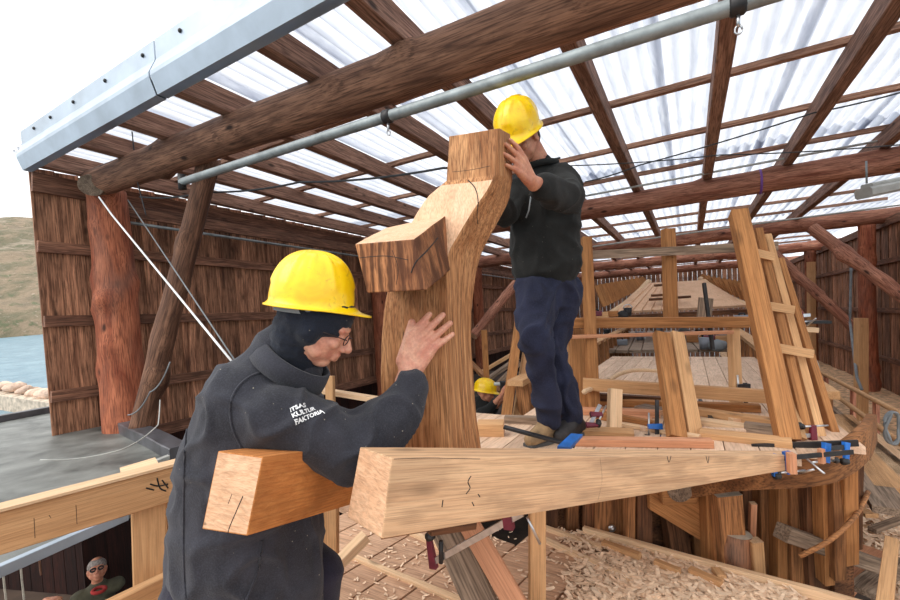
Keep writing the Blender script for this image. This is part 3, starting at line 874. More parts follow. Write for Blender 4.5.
# thin curled battens nailed over the boards
def onplat(px, py, dz=.03): return Pw(px, py, WP + dz)
for i, (a, b, ww) in enumerate((((352, 556), (468, 604), .03), ((384, 520), (470, 560), .03), ((545, 540), (640, 585), .035), ((545, 528), (602, 548), .03))):
    o = timber('floor_batten', onplat(*a), onplat(*b), ww, .025, 'pine', wob=.008)
    tag(o, ['narrow pale batten across the platform boards at bottom centre', 'narrow pale batten behind the first one, ending under the clamp', 'narrow pale batten on the platform right of the crossed planks', 'short narrow batten near the platform far edge'][i], 'batten', 'battens on the platform boards')
# kerb plank along the far edge
o = timber('edge_plank', edgeA.lerp(edgeB, .24) + NRM * .015, edgeC + NRM * .015, .035, .09, 'pine', wob=.02, up=NRM); tag(o, 'long pale kerb plank along the chip strewn edge of the platform', 'plank')
o = timber('offcut', onplat(603, 543, .05), onplat(640, 556, .06), .035, .03, 'pinegold'); tag(o, 'short square offcut on the platform edge under the white bolt', 'offcut')
for i, (a, b, w_) in enumerate((((690, 570), (722, 584), .06), ((716, 570), (722, 578), .07), ((655, 562), (680, 572), .05))):
    o = timber('offcut', onplat(*a, .05), onplat(*b, .05), w_ * .6, .03, 'pinegold'); tag(o, ['flat offcut at the platform edge left of the grey topped stump', 'small block leaning beside the grey topped stump', 'thin offcut at the platform edge under the knee plate'][i], 'offcut')
# chips and shavings
V = []; F = []
def chip(c, L, wd, ang, curl, tilt):
    a = Vector((math.cos(ang), math.sin(ang), tilt)).normalized(); b = a.cross(ZU).normalized(); u = a.cross(b) * -1
    base = len(V); n_ = 4
    for i in range(n_ + 1):
        t = i / n_; ph = (t - .5) * curl
        q = c + a * ((t - .5) * L) + u * (curl * L * .12 * (4 * (t - .5) ** 2))
        ww = wd * (.5 + .5 * math.sin(math.pi * (t * .8 + .1)))
        V.extend([q - b * ww / 2, q + b * ww / 2, q + b * ww / 2 + u * .002, q - b * ww / 2 + u * .002])
    for i in range(n_):
        for k in range(4):
            k2 = (k + 1) % 4
            F.append((base + i * 4 + k, base + i * 4 + k2, base + (i + 1) * 4 + k2, base + (i + 1) * 4 + k))
    F.append((base, base + 3, base + 2, base + 1)); e = base + n_ * 4; F.append((e, e + 1, e + 2, e + 3))
random.seed(5)
for i in range(14000):
    px = random.uniform(535, 800); py = random.uniform(525, 640)
    q = Pw(px, py, WP)
    dist = (q - edgeA).cross(ed_).dot(NRM)
    if dist < 0.02: continue
    dens = min(1, max(0.03, (px - 555) / 70)) * (1 if dist < .9 else .5)
    if random.random() > dens: continue
    big = random.random() < .22
    chip(q + NRM * random.uniform(.022, .034 if not big else .045), random.uniform(.03, .085) if big else random.uniform(.008, .035), random.uniform(.010, .026) if big else random.uniform(.004, .014), random.random() * 6.28, random.uniform(0, .9), random.uniform(-.18, .18))
for i in range(300):
    px = random.uniform(350, 560); py = random.uniform(530, 620); q = Pw(px, py, WP)
    chip(q + NRM * .024, random.uniform(.01, .04), random.uniform(.005, .012), random.random() * 6.28, random.uniform(0, .9), random.uniform(-.2, .2))
o = mk('wood_chips', V, F, MT['chip']); tag(o, 'heap of pale adze chips and shavings strewn on the platform', 'wood chips', None, 'stuff')
V = []; F = []
for i in range(4200):
    px = random.uniform(760, 960); py = random.uniform(470, 640); q = Pw(px, py, -1.93)
    if q.x < 1.0 or q.x > 3.2: continue
    chip(q + ZU * random.uniform(.02, .06), random.uniform(.02, .09), random.uniform(.01, .03), random.random() * 6.28, random.uniform(0, .9), random.uniform(-.35, .35))
o = mk('wood_chips', V, F, MT['chip']); tag(o, 'pale chips littering the earth right of the hull', 'wood chips', None, 'stuff')

# ------------------------------------------------------------------ hull deck
WD = -.66
specs = []
dline = [Pw(440, 480, WD), Pw(560, 466, WD), Pw(640, 462, WD), Pw(720, 458, WD), Pw(790, 457, WD), Pw(852, 445, WD)]
print('deck line', [(round(q.x, 2), round(q.y, 2)) for q in dline])
for i in range(0, 15):
    x = -1.30 + i * .135
    y1 = 6.2
    y0 = np.interp(x, [q.x for q in dline], [q.y for q in dline]) + .02
    if x > .62: continue
    specs.append((S(x, y0, WD - .02), S(x, 2.55 if x < -.95 else y1, WD - .02), .131, .035, NRM))
o = boards('deck_planking', specs, 'deck'); o.data.materials[0] = MT['deck']; tag(o, 'pale deck planking of the hull running away behind the standing man', 'deck')
# supports beneath the deck so the hull reads as framed timber
def Sx(px, py, d): return P(px, py, d)
def fr(name, a, b, w_, h_, mat, label, cat='frame', group='curved hull frames at the stern', up=F_, end=None, **kw):
    o = timber(name, P(*a), P(*b), w_, h_, mat, up=up, end=end, wob=.008, **kw); tag(o, label, cat, group); return o
random.seed(3)
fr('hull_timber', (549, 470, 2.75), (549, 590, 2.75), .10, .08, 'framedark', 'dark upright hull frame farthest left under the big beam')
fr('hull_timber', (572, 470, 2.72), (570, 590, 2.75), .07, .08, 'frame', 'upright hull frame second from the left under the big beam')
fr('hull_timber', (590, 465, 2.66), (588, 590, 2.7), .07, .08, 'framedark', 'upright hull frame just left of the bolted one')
o = fr('hull_timber', (611, 462, 2.6), (609, 600, 2.62), .165, .07, 'frame', 'wide orange-brown hull frame with a white washer bolt')
c = P(612, 528, 2.55)
b0 = empty('washer_bolt', c, 'round white washer and bolt on the wide orange-brown frame', 'bolt')
tube('washer', [c, c - F_ * .006], .022, 'steel', b0, 16); tube('nut', [c - F_ * .004, c - F_ * .018], .010, 'steel', b0, 6)
fr('hull_timber', (630, 460, 2.5), (629, 600, 2.52), .045, .08, 'frame', 'narrow hull frame right of the bolted one')
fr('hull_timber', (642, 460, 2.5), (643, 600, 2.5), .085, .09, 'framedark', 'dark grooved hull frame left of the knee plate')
# knee plate and log end
kd = 2.42
A = [P(649, 478, kd), P(702, 470, kd), P(708, 545, kd), P(650, 510, kd)]
o = hexa('knee_plate', A, [v + F_ * .07 for v in A], 'lean', bev=.004, sub=1, gdir=R_ - U_ * .6, up=F_); tag(o, 'wedge shaped orange plank between the frames, cut diagonally below', 'plank')
A = [P(661, 478, kd - .05), P(698, 476, kd - .05), P(698, 505, kd - .05), P(663, 506, kd - .05)]
o = hexa('log_block', A, [v + F_ * .045 for v in A], 'lean', bev=.012, sub=1, gdir=R_, up=F_); tag(o, 'square block with a round grey log end on the wedge plank', 'block')
c = P(680, 489, kd - .052)
o = log('round_log_end', c + F_ * .03, c - F_ * .006, .072, .072, 'greywood', seg=3, knots=0, cap='greywood', bend=0); tag(o, 'round grey end grain disc set in the square block', 'log')
fr('hull_timber', (672, 515, 2.6), (686, 600, 2.6), .12, .09, 'framedark', 'dark frame leaning right below the wedge plank')
fr('hull_timber', (697, 520, 2.62), (702, 600, 2.62), .09, .08, 'frame', 'brown frame behind the dark leaning one')
fr('hull_timber', (708, 470, 2.38), (713, 600, 2.38), .078, .08, 'lean', 'light brown upright frame right of the wedge plank')
fr('hull_timber', (724, 492, 2.30), (733, 600, 2.32), .135, .10, 'frame', 'thick square frame with pale sawn top in the row', end='whitecap')
fr('hull_timber', (745, 470, 2.45), (748, 600, 2.45), .09, .08, 'framedark', 'dark frame behind the grey topped stump')
fr('hull_timber', (762, 466, 2.38), (765, 600, 2.38), .085, .08, 'frame', 'brown frame above the slim pale block')
fr('hull_timber', (778, 466, 2.3), (779, 600, 2.3), .05, .07, 'lean', 'slim golden frame left of the grey cross timber')
fr('hull_timber', (793, 464, 2.28), (795, 600, 2.3), .09, .08, 'frame', 'brown frame where the grey cross timber starts')
fr('hull_timber', (808, 462, 2.2), (811, 585, 2.26), .07, .07, 'framedark', 'dark frame behind the grey cross timber')
fr('hull_timber', (821, 460, 2.12), (824, 580, 2.2), .05, .07, 'lean', 'golden frame third from the right hull corner')
fr('hull_timber', (832, 458, 2.08), (834, 575, 2.16), .06, .07, 'frame', 'brown frame second from the right hull corner')
fr('hull_timber', (845, 452, 2.04), (846, 560, 2.16), .07, .07, 'lean', 'golden brown frame at the right hull corner')
fr('hull_timber', (853, 448, 2.12), (853, 545, 2.3), .05, .07, 'framedark', 'thin dark frame just round the right hull corner')
# strake that caps them
pts = curve_pts([P(640, 492, 2.62) , P(700, 479, 2.34), P(752, 470, 2.1), P(800, 466, 1.98), P(836, 458, 1.94), P(862, 440, 2.0), P(872, 424, 2.3)], 6)
V = []; F = []
for i, p in enumerate(pts):
    tg = (pts[min(i + 1, len(pts) - 1)] - pts[max(i - 1, 0)]); nn = tg.cross(ZU).normalized()
    hh = .075
    for (a, b) in ((-.02, -hh), (.02, -hh), (.02, hh), (-.02, hh)): V.append(p + nn * a + ZU * (b - .02))
for i in range(len(pts) - 1):
    for k in range(4): F.append((i * 4 + k, (i + 1) * 4 + k, (i + 1) * 4 + (k + 1) % 4, i * 4 + (k + 1) % 4))
F.append((0, 1, 2, 3)); F.append(tuple(reversed(range(len(V) - 4, len(V)))))
o = mk('curved_strake', V, F, MT['frame'], frame(pts[0], pts[-1], ZU)); tag(o, 'curved brown strake wrapping the stern under the blue clamps', 'strake')
# lower ribband and grey cross timber
o = timber('cross_timber', P(782, 532, 2.1), P(893, 571, 2.35), .07, .075, 'greywood'); tag(o, 'grey weathered cross timber clamped outside the stern frames', 'timber')
pts = curve_pts([P(800, 556, 2.05), P(830, 540, 2.0), P(856, 515, 2.05), P(868, 492, 2.2)], 5)
o = tube('ribband', pts, .011, 'frame', n=8); tag(o, 'bent ribband low round the right hull corner', 'ribband')
o = log('barked_stump', P(737, 615, 2.28), P(738, 533, 2.28), .066, .064, 'barkoak', knots=2, cap='whitecap', bend=.0); tag(o, 'round barked stump with grey flat top behind the kerb plank', 'stump')
o = timber('stick', P(751, 560, 2.35), P(753, 503, 2.3), .03, .03, 'douglas', end='pine'); tag(o, 'short orange stick standing behind the slim pale block', 'stick')
o = timber('slim_block', P(759, 600, 2.24), P(755, 540, 2.22), .05, .06, 'pinegold', end='pine', up=R_); tag(o, 'slim pale block standing right of the barked stump', 'block')
o = timber('pink_plank', P(816, 608, 2.25), P(872, 550, 2.95), .15, .035, 'douglas', up=ZU, end='oakend'); tag(o, 'reddish new plank lying on the chips at the bottom right', 'plank')
# more scrap at right
for i, (a, b, w_, m_) in enumerate((((862, 592, 2.3), (900, 560, 2.7), .12, 'greywood'), ((884, 610, 1.7), (892, 540, 2.1), .05, 'pinegold'), ((842, 500, 3.6), (872, 516, 3.3), .09, 'pinegold'), ((866, 488, 3.3), (900, 505, 3.0), .11, 'pine'), ((872, 530, 2.9), (905, 518, 3.0), .05, 'greywood'), ((800, 512, 3.9), (852, 530, 3.4), .05, 'greywood'))):
    o = timber('scrap_board', P(*a), P(*b), w_, .03, m_); tag(o, ['grey board among the chips at the bottom right corner', 'thin golden batten at the right picture edge', 'short offcut beside the hull corner low down', 'pale board end against the right walkway', 'thin grey lath on the chips at the far right', 'thin grey lath half hidden behind stern frames'][i], 'board', 'scrap boards beside the hull')

# dark planks inside the frame row (hull skin behind the frames)
specs = []
for i in range(26):
    t = i / 25; px = 535 + t * 305; dd = 3.0 - .75 * t
    a = P(px, 470, dd); b = P(px, 470, dd)
    specs.append((Vector((a.x, a.y, zs(a.x, a.y, -2.6))), Vector((a.x, a.y, zs(a.x, a.y, -.72))), .105, .02, F_))
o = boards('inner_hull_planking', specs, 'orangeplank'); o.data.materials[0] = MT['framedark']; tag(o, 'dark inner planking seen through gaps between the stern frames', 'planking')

# ------------------------------------------------------------------ big foreground timbers
top_n = [P(360, 447, 1.14), P(392, 458, 1.04), P(382, 539, 1.04), P(347, 517, 1.14)]
top_f = [P(786, 450.5, 1.86), P(797, 455, 1.80), P(797, 469, 1.80), P(786, 467, 1.86)]
o = hexa('tapered_deck_beam', top_n, top_f, 'oak', bev=.003, end='oakend', sub=8, jit=.003)
tag(o, 'long pale oak beam tapering to the right across the foreground', 'beam')
# block piece held under the front man's arm
A = [P(218, 451, 1.06), P(263, 457, .98), P(247, 536, .98), P(202, 529, 1.06)]
B = [P(352, 437, 1.72), P(388, 440, 1.64), P(376, 497, 1.64), P(340, 492, 1.72)]
o = hexa('oak_block', A, B, 'oakray', bev=.003, end='oakend', sub=4)
tag(o, 'square orange-brown oak block held under the front man\'s arm', 'timber')
# ------------------------------------------------------------------ the carved knee
secs = [ # FL, FR, BR, BL in pixels with depth
 ((448, 137, 1.56), (499, 128.5, 1.46), (511, 134, 1.60), (456, 139, 1.70)),
 ((448, 160, 1.56), (498, 153, 1.46), (512, 158, 1.60), (456, 162, 1.70)),
 ((447, 180, 1.56), (497, 174, 1.46), (513, 180, 1.60), (456, 182, 1.70)),
 ((428, 196, 1.56), (489, 190, 1.46), (510, 198, 1.60), (440, 196, 1.72)),
 ((417, 212, 1.56), (474, 212, 1.46), (501, 218, 1.60), (430, 212, 1.72)),
 ((409, 228, 1.56), (458, 238, 1.46), (489, 240, 1.60), (424, 230, 1.72)),
 ((398, 250, 1.56), (450, 254, 1.45), (481, 258, 1.60), (416, 252, 1.72)),
 ((388, 285, 1.56), (447, 282, 1.44), (475, 282, 1.60), (405, 285, 1.72)),
 ((383, 312, 1.55), (446, 312, 1.44), (472, 312, 1.60), (400, 312, 1.72)),
 ((381, 345, 1.55), (446, 345, 1.43), (472, 345, 1.60), (398, 345, 1.72)),
 ((381, 380, 1.55), (447, 380, 1.43), (474, 380, 1.60), (398, 380, 1.72)),
 ((382, 415, 1.55), (448, 415, 1.43), (477, 415, 1.60), (400, 415, 1.72)),
 ((384, 450, 1.55), (450, 452, 1.43), (482, 450, 1.60), (402, 450, 1.72)),
 ((387, 492, 1.55), (453, 500, 1.43), (488, 495, 1.60), (405, 492, 1.72)),
]
rows = [[P(*q) for q in s_] for s_ in secs]
def cr(a, b, c, d, t): return .5 * ((2 * b) + (c - a) * t + (2 * a - 5 * b + 4 * c - d) * t * t + (3 * b - a - 3 * c + d) * t ** 3)
fine = []
for i in range(len(rows) - 1):
    n_ = 3
    for k in range(n_):
        t = k / n_; r = []
        for j in range(4):
            if i < 3: r.append(rows[i][j].lerp(rows[i + 1][j], t))
            else: r.append(cr(rows[max(i - 1, 2)][j], rows[i][j], rows[i + 1][j], rows[min(i + 2, len(rows) - 1)][j], t))
        fine.append(r)
fine.append(rows[-1])
V = []; F = []; mi = []
def ring(r, c=.045):
    out = []
    for j in range(4):
        p = r[j]; prv = r[(j - 1) % 4]; nxt = r[(j + 1) % 4]
        cc = c if j != 1 else c
        d0 = (prv - p); d1_ = (nxt - p)
        out.append(p + d0.normalized() * min(.006, d0.length * .2)); out.append(p + d1_.normalized() * min(.006, d1_.length * .2))
    # add mid points on each side for slight hewn undulation
    full = []
    for j in range(4):
        a = out[2 * j + 1]; b = out[(2 * j + 2) % 8]
        full.append(out[2 * j]); full.append(a)
        for m in (.25, .5, .75): full.append(a.lerp(b, m))
    return full
rings = [ring(r) for r in fine]
nr = len(rings[0])
for i, r in enumerate(rings):
    for v in r: V.append(v + Vector((1, 1, 1)) * (.004 * noise.noise(v * 9)))
for i in range(len(rings) - 1):
    for k in range(nr):
        F.append((i * nr + k, i * nr + (k + 1) % nr, (i + 1) * nr + (k + 1) % nr, (i + 1) * nr + k))
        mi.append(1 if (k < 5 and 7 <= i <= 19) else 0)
F.append(tuple(range(nr))); F.append(tuple(reversed(range(len(V) - nr, len(V))))); mi += [2, 2]
knee_root = empty('carved_knee_timber', P(430, 495, 1.55), 'tall forked oak knee timber that both men hold upright', 'timber')
o = mk('stem', V, F, None, Matrix.Translation(P(430, 400, 1.5)), knee_root, mats=[MT['knee'], MT['kneetop'], MT['oakend']], mi=mi)
bm = bmesh.new(); bm.from_mesh(o.data); bmesh.ops.recalc_face_normals(bm, faces=bm.faces); bm.to_mesh(o.data); bm.free()
A = [P(355, 244, 1.22), P(414, 239, 1.14), P(427, 290, 1.14), P(367, 293, 1.22)]
B = [P(385, 228, 1.60), P(446, 215, 1.52), P(453, 268, 1.50), P(392, 290, 1.58)]
o = hexa('arm', A, B, 'kneearm', parent=knee_root, bev=.004, sub=4, jit=.004)
# the arm takes the vertical grain of the photograph on its end and pale sawn wood on top
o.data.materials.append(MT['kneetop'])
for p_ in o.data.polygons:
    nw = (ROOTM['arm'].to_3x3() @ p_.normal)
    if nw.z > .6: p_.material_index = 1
# cracks as thin wedge slivers
def crack(pts, r, parent, name='crack'):
    return tube(name, pts, r, 'black', parent, 5)

# worker platform details at bottom centre
o = timber('crossed_plank', P(462, 512, 1.8), P(566, 690, 1.5), .085, .03, 'douglas', up=F_ * -1, end='pine'); tag(o, 'pinkish new plank leaning under the big beam', 'plank')
o = timber('crossed_plank', P(438, 512, 1.9), P(522, 690, 1.6), .13, .035, 'greywood', up=F_ * -1); tag(o, 'wider greyish plank leaning behind the pinkish one', 'plank')
o = timber('shore_post', P(537, 505, 1.78), P(537, 645, 1.78), .065, .05, 'pinegold', up=F_); tag(o, 'slim upright post under the middle of the big beam', 'post')
o = timber('shore_post', P(331, 497, 1.95), P(331, 628, 1.95), .065, .05, 'pinegold', up=F_); tag(o, 'short upright post between the front man and the big beam end', 'post')
o = timber('leaning_lath', P(316, 586, 1.72), P(366, 536, 1.85), .05, .04, 'pine'); tag(o, 'pale lath sloping up behind the front man toward the big beam end', 'lath')
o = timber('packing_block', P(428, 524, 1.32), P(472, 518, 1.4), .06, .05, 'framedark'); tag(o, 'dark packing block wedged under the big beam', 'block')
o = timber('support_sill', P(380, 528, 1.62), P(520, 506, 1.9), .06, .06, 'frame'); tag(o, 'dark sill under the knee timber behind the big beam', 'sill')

# F-clamps ---------------------------------------------------------
def clamp(p0, p1, jd, jl, col, label, br=.006, group='bar clamps', flat=False, handle=True, slide=.8):
    """bar from p0 to p1, jaws along jd"""
    p0 = Vector(p0); p1 = Vector(p1); jd = jd.normalized(); ax = (p1 - p0).normalized(); L = (p1 - p0).length
    r = empty('bar_clamp', p0, label, 'clamp', group)
    timber('bar', p0, p1, br * 1.2, br * 3.2, 'steel' if not flat else 'darksteel', up=jd, parent=r, c=.1)
    timber('fixed_jaw', p0 - jd * .02, p0 + jd * jl, br * 3, br * 4.5, col, up=ax, parent=r, w1=br * 2.2, h1=br * 3)
    tube('pad', [p0 + jd * jl - ax * .004 , p0 + jd * jl + ax * .018], br * 2.4, 'darksteel', r, 12)
    s = p0 + ax * L * slide
    timber('sliding_jaw', s - jd * .025, s + jd * jl * .95, br * 3.4, br * 5, col, up=ax, parent=r, w1=br * 2.4, h1=br * 4)
    q = s + jd * jl * .85
    tube('screw', [q - ax * .05, q + ax * .07], br * .8, 'steel', r, 10)
    tube('pad', [q - ax * .055, q - ax * .045], br * 2.2, 'darksteel', r, 12)
    if handle:
        side = ax.cross(jd).normalized()
        hq = q + ax * .07
        tube('handle', [hq - side * .04 - jd * .02, hq + side * .05 + jd * .035], br * .75, 'steel', r, 8)
    return r
clamp(P(433, 562, 1.5), P(522, 513, 1.32), (P(428, 532, 1.5) - P(433, 562, 1.5)), .09, 'maroon', 'maroon and steel bar clamp hanging under the big beam', br=.0065, slide=.86)
tube('tommy_bar', [P(527, 517, 1.28), P(540, 544, 1.28)], .004, 'steel', bpy.data.objects['bar_clamp'], 8)
tube('jaw_screw', [P(441, 541, 1.47), P(441, 563, 1.47)], .008, 'darksteel', bpy.data.objects['bar_clamp'], 10)
clamp(P(773, 459, 1.76), P(853, 452, 1.78), P(780, 492, 1.76) - P(776, 459, 1.76), .07, 'blue', 'blue bar clamp gripping the thin end of the big beam', br=.006, flat=True, slide=.18)
clamp(P(846, 447, 1.84), P(824, 449, 1.82), P(846, 470, 1.82) - P(846, 447, 1.84), .06, 'blue', 'blue bar clamp at the right hull corner', br=.006, flat=True, slide=.9)
timberw = timber('wooden_wedge', P(791, 453, 1.72), P(792, 473, 1.72), .025, .03, 'douglas'); tag(timberw, 'small upright wedge beside the blue clamp jaw', 'wedge')
timberw = timber('wooden_wedge', P(821, 449, 1.78), P(822, 463, 1.78), .022, .02, 'douglas'); tag(timberw, 'small wedge between the two blue clamps', 'wedge')
o = timber('steel_bar', P(752, 447, 1.95), P(858, 443, 1.85), .01, .028, 'darksteel'); tag(o, 'long dark flat steel bar lying over the hull corner', 'bar')
# clamp lying by the man's feet
r0 = empty('bar_clamp', P(568, 445, 1.92), 'long dark bar clamp with blue jaw lying by the standing man\'s feet', 'clamp', 'bar clamps')
timber('bar', P(575, 446, 1.90), P(504, 427, 2.02), .03, .012, 'darksteel', parent=r0, c=.1)
hexa('jaw', [P(557, 450, 1.86), P(571, 436, 1.93), P(583, 437, 1.93), P(570, 451, 1.86)], [P(557, 446, 1.85), P(571, 433, 1.92), P(583, 434, 1.92), P(570, 447, 1.85)], 'blue', parent=r0, bev=.003, sub=1)
clamp(P(797, 436, 2.0), P(817, 435, 2.0), P(797, 425, 2.0) - P(797, 438, 2.0), .05, 'maroon', 'short maroon clamp at the foot of the leaning planks', br=.006, handle=False)
clamp(P(657, 438, 2.2), P(657, 400, 2.25), P(644, 424, 2.2) - P(657, 424, 2.2), .05, 'blue', 'upright dark bar clamp with blue jaw beside the twin props', br=.006, flat=True, slide=.3, handle=False)
clamp(P(747, 418, 2.6), P(745, 383, 2.6), P(735, 388, 2.6) - P(745, 388, 2.6), .05, 'darksteel', 'dark clamp hanging on the cross beam left of the leaning planks', br=.007, flat=True, slide=.9, handle=False)
clamp(P(590, 425, 2.15), P(600, 405, 2.25), R_, .04, 'maroon', 'small maroon clamp on the deck right of the standing man', br=.006, slide=.5, handle=False)

# ------------------------------------------------------------------ timbers lying on the deck
def on(px, py, dz=.03): return Pw(px, py, WD + dz)
lay = [
 ('block', (478, 428), (504, 428), .09, .07, 'pinegold', 'square sawn block end beside the knee timber on the deck'),
 ('plank', (505, 419), (560, 421), .05, .04, 'greywood', 'grey board on the deck behind the standing man\'s feet'),
 ('timber', (571, 441), (712, 443), .05, .035, 'douglas', 'reddish squared timber lying along the top of the big beam'),
 ('timber', (575, 431), (634, 434), .08, .035, 'pinegold', 'short golden board right of the standing man\'s feet'),
 ('plank', (620, 424), (700, 437), .03, .02, 'pine', 'pale lath running past the twin props'),
 ('plank', (700, 421), (792, 434), .06, .03, 'pine', 'pale board on the deck right of the twin props'),
 ('plank', (700, 433), (792, 443), .08, .03, 'pinegold', 'golden board lying toward the leaning planks'),
 ('plank', (690, 410), (775, 423), .06, .04, 'pinegold', 'golden board farther back toward the leaning planks'),
 ('plank', (560, 410), (660, 414), .05, .04, 'douglas', 'reddish board lying across the deck behind the feet'),
 ('timber', (600, 402), (760, 408), .05, .045, 'lean', 'long timber lying across the deck below the pale cross beam'),
]
lay += [
 ('plank', (640, 428), (745, 431), .035, .02, 'deck', 'slim pale lath between the twin props and the leaning planks'),
 ('plank', (610, 418), (652, 421), .06, .03, 'douglas', 'short reddish offcut left of the twin props'),
 ('plank', (722, 414), (738, 421), .05, .02, 'pine', 'small pale offcut under the golden cross beam'),
 ('plank', (745, 427), (786, 432), .05, .05, 'greywood', 'grey squared piece beside the foot of the leaning planks'),
 ('plank', (640, 407), (664, 412), .10, .03, 'greywood', 'small grey board behind the left twin prop'),
 ('timber', (596, 414), (655, 426), .035, .05, 'lean', 'narrow tan squared piece slanting over the deck'),
 ('plank', (700, 400), (712, 420), .02, .015, 'darksteel', 'dark thin strip crossed on the deck behind the props'),
]
for (nm, a, b, w_, h_, m_, lb) in lay:
    o = timber({'block': 'sawn_block', 'plank': 'loose_board', 'timber': 'squared_timber'}[nm], on(*a, h_ / 2), on(*b, h_ / 2), w_, h_, m_, end='oakend'); tag(o, lb, 'board' if nm != 'block' else 'block', 'loose boards on the deck')
# ------------------------------------------------------------------ posts and cross beams on deck
def post(name, a, b, w_, h_, mat, label, cat='post', group=None, up=None, **kw):
    o = timber(name, P(*a), P(*b), w_, h_, mat, up=up or F_, **kw); tag(o, label, cat, group); return o
post('upright_post', (594, 412, 2.75), (586, 238, 2.95), .065, .065, 'lean', 'square upright post just right of the standing man', group='upright posts on deck')
post('upright_post', (671, 322, 3.0), (668, 229, 3.0), .075, .07, 'lean', 'square upright post standing on the double cross beam', group='upright posts on deck')
post('upright_post', (737, 425, 2.6), (733, 324, 2.85), .055, .055, 'pinegold', 'golden post under the cross beam left of the leaning planks', group='upright posts on deck')
post('short_post', (614, 432, 2.25), (615, 389, 2.3), .065, .05, 'pine', 'short pale board standing upright on the deck')
post('prop', (677, 438, 2.12), (661, 334, 2.5), .085, .05, 'lean', 'wider left one of the twin leaning props', group='twin props')
post('prop', (694, 437, 2.16), (676, 334, 2.54), .075, .05, 'pinegold', 'narrower right one of the twin leaning props', group='twin props')
post('prop', (582, 420, 2.75), (576, 330, 3.05), .10, .05, 'lean', 'wide grey-brown prop behind the standing man\'s legs')
post('prop', (566, 400, 2.9), (569, 335, 3.1), .05, .05, 'pinegold', 'slim prop half hidden by the standing man\'s thigh')
post('cross_beam', (571, 256, 3.0), (777, 246, 2.85), .03, .06, 'greywood', 'grey board spanning high between the post and leaning planks', 'beam', 'cross beams', ZU)
post('cross_beam', (555, 323, 2.95), (752, 322, 2.8), .05, .07, 'lean', 'tan cross beam at knee height carrying the upright post', 'beam', 'cross beams', ZU)
post('cross_beam', (565, 337, 2.8), (732, 332, 2.75), .04, .02, 'douglas', 'thin reddish lath just below the tan cross beam', 'beam', 'cross beams', ZU)
post('cross_beam', (583, 384, 2.72), (776, 397, 2.45), .04, .075, 'pinegold', 'golden cross beam behind the twin props', 'beam', 'cross beams', ZU)
post('cross_beam', (600, 397, 2.9), (668, 401, 2.85), .04, .05, 'framedark', 'dark board under the golden cross beam', 'beam', 'cross beams', ZU)
o = tube('bent_lath', curve_pts([P(584, 392, 2.6), P(604, 383, 2.9), P(622, 373, 3.3), P(640, 370, 3.6), P(668, 372, 3.7)], 6), .016, 'pine', n=6); tag(o, 'bent pale lath curving over the golden cross beam', 'lath')
# leaning frame planks and their battens
tops = [((738, 213, 2.45), (788, 440, 1.98), .085), ((757, 232, 2.55), (806, 440, 2.04), .038), ((766, 238, 2.62), (819, 440, 2.08), .036), ((779, 262, 2.7), (834, 440, 2.12), .032)]
lb = ['widest of the leaning planks, the left one with the highest top', 'second leaning plank from the left', 'third leaning plank from the left', 'last leaning plank on the right']
for (a, b, w_), l_ in zip(tops, lb):
    post('leaning_plank', b, a, w_, .09, 'lean' if w_ != .036 else 'pinegold', l_, 'plank', 'planks leaning at the hull side', up=F_ * 1.0 + R_ * .35)
for i, (a, b) in enumerate((((747, 251), (773, 257)), ((762, 305), (793, 310)), ((773, 347), (812, 354)))):
    dd = [2.36, 2.24, 2.14][i]
    post('cleat', (*a, dd), (*b, dd + .05), .02, .045, 'pinegold', ['topmost short cleat across the leaning planks', 'middle short cleat across the leaning planks', 'lowest short cleat across the leaning planks'][i], 'cleat', 'cleats on the leaning planks', ZU)
post('cleat', (790, 400, 2.14), (800, 440, 2.0), .03, .05, 'pinegold', 'block between the first two leaning planks at the foot', 'block')
# ------------------------------------------------------------------ far fore part of the hull
A = [P(612, 313, 9.0), P(748, 306, 9.0), P(704, 281, 10.6), P(646, 284, 10.6)]
ua = (A[1] - A[0]); specs = []
for i in range(14):
    t = (i + .5) / 14; p0 = A[0].lerp(A[1], t); p1 = A[3].lerp(A[2], t)
    specs.append((p0, p1, ua.length / 14 * .9, .05, ZU))
o = boards('raised_deck', specs, 'deck'); o.data.materials[0] = MT['kneetop']; tag(o, 'pale sloping deck panel far forward in the hull', 'deck')
for (a, b, l_) in ((A[0], A[3], 'pale curved rail on the left edge of the far deck panel'), (A[1], A[2], 'pale curved rail on the right edge of the far deck panel')):
    m = a.lerp(b, .5) - ZU * .06
    o = tube('edge_rail', curve_pts([a, m, b + (b - a) * .1], 6), .07, 'pine', n=8); tag(o, l_, 'rail', 'far deck edge rails')
for i in range(9):
    t = i / 8
    for s in (0, 1):
        if s == 0: a = P(606 + 40 * t, 306 - 20 * t, 9.1 + t * 1.6); b = P(598 + 42 * t, 285 - 7 * t, 9.2 + t * 1.6)
        else: a = P(750 - 42 * t, 302 - 20 * t, 9.1 + t * 1.6); b = P(742 - 42 * t, 282 - 6 * t, 9.2 + t * 1.6)
        o = timber('side_board', a, b, .17, .04, 'douglas', up=F_); o.data.materials[0] = MT['lean']
        tag(o, 'upright orange board along the %s side of the far deck panel' % ('left' if s == 0 else 'right'), 'board', 'upright boards on the %s of the far deck' % ('left' if s == 0 else 'right'))
o = timber('far_sill', P(612, 318, 8.8), P(750, 311, 8.8), .12, .1, 'framedark'); tag(o, 'dark sill under the pale far deck panel', 'sill')
for i, (a, b) in enumerate((((652, 297), (668, 296)), ((650, 301), (668, 300)), ((655, 287), (664, 286)), ((676, 299), (690, 298)))):
    o = timber('loose_lath', P(*a, 9.2 + .3 * (i == 2)) + ZU * .03, P(*b, 9.2 + .3 * (i == 2)) + ZU * .03, .09, .05, 'framedark'); tag(o, 'dark lath lying on the pale far deck panel', 'lath', 'laths on the far deck')
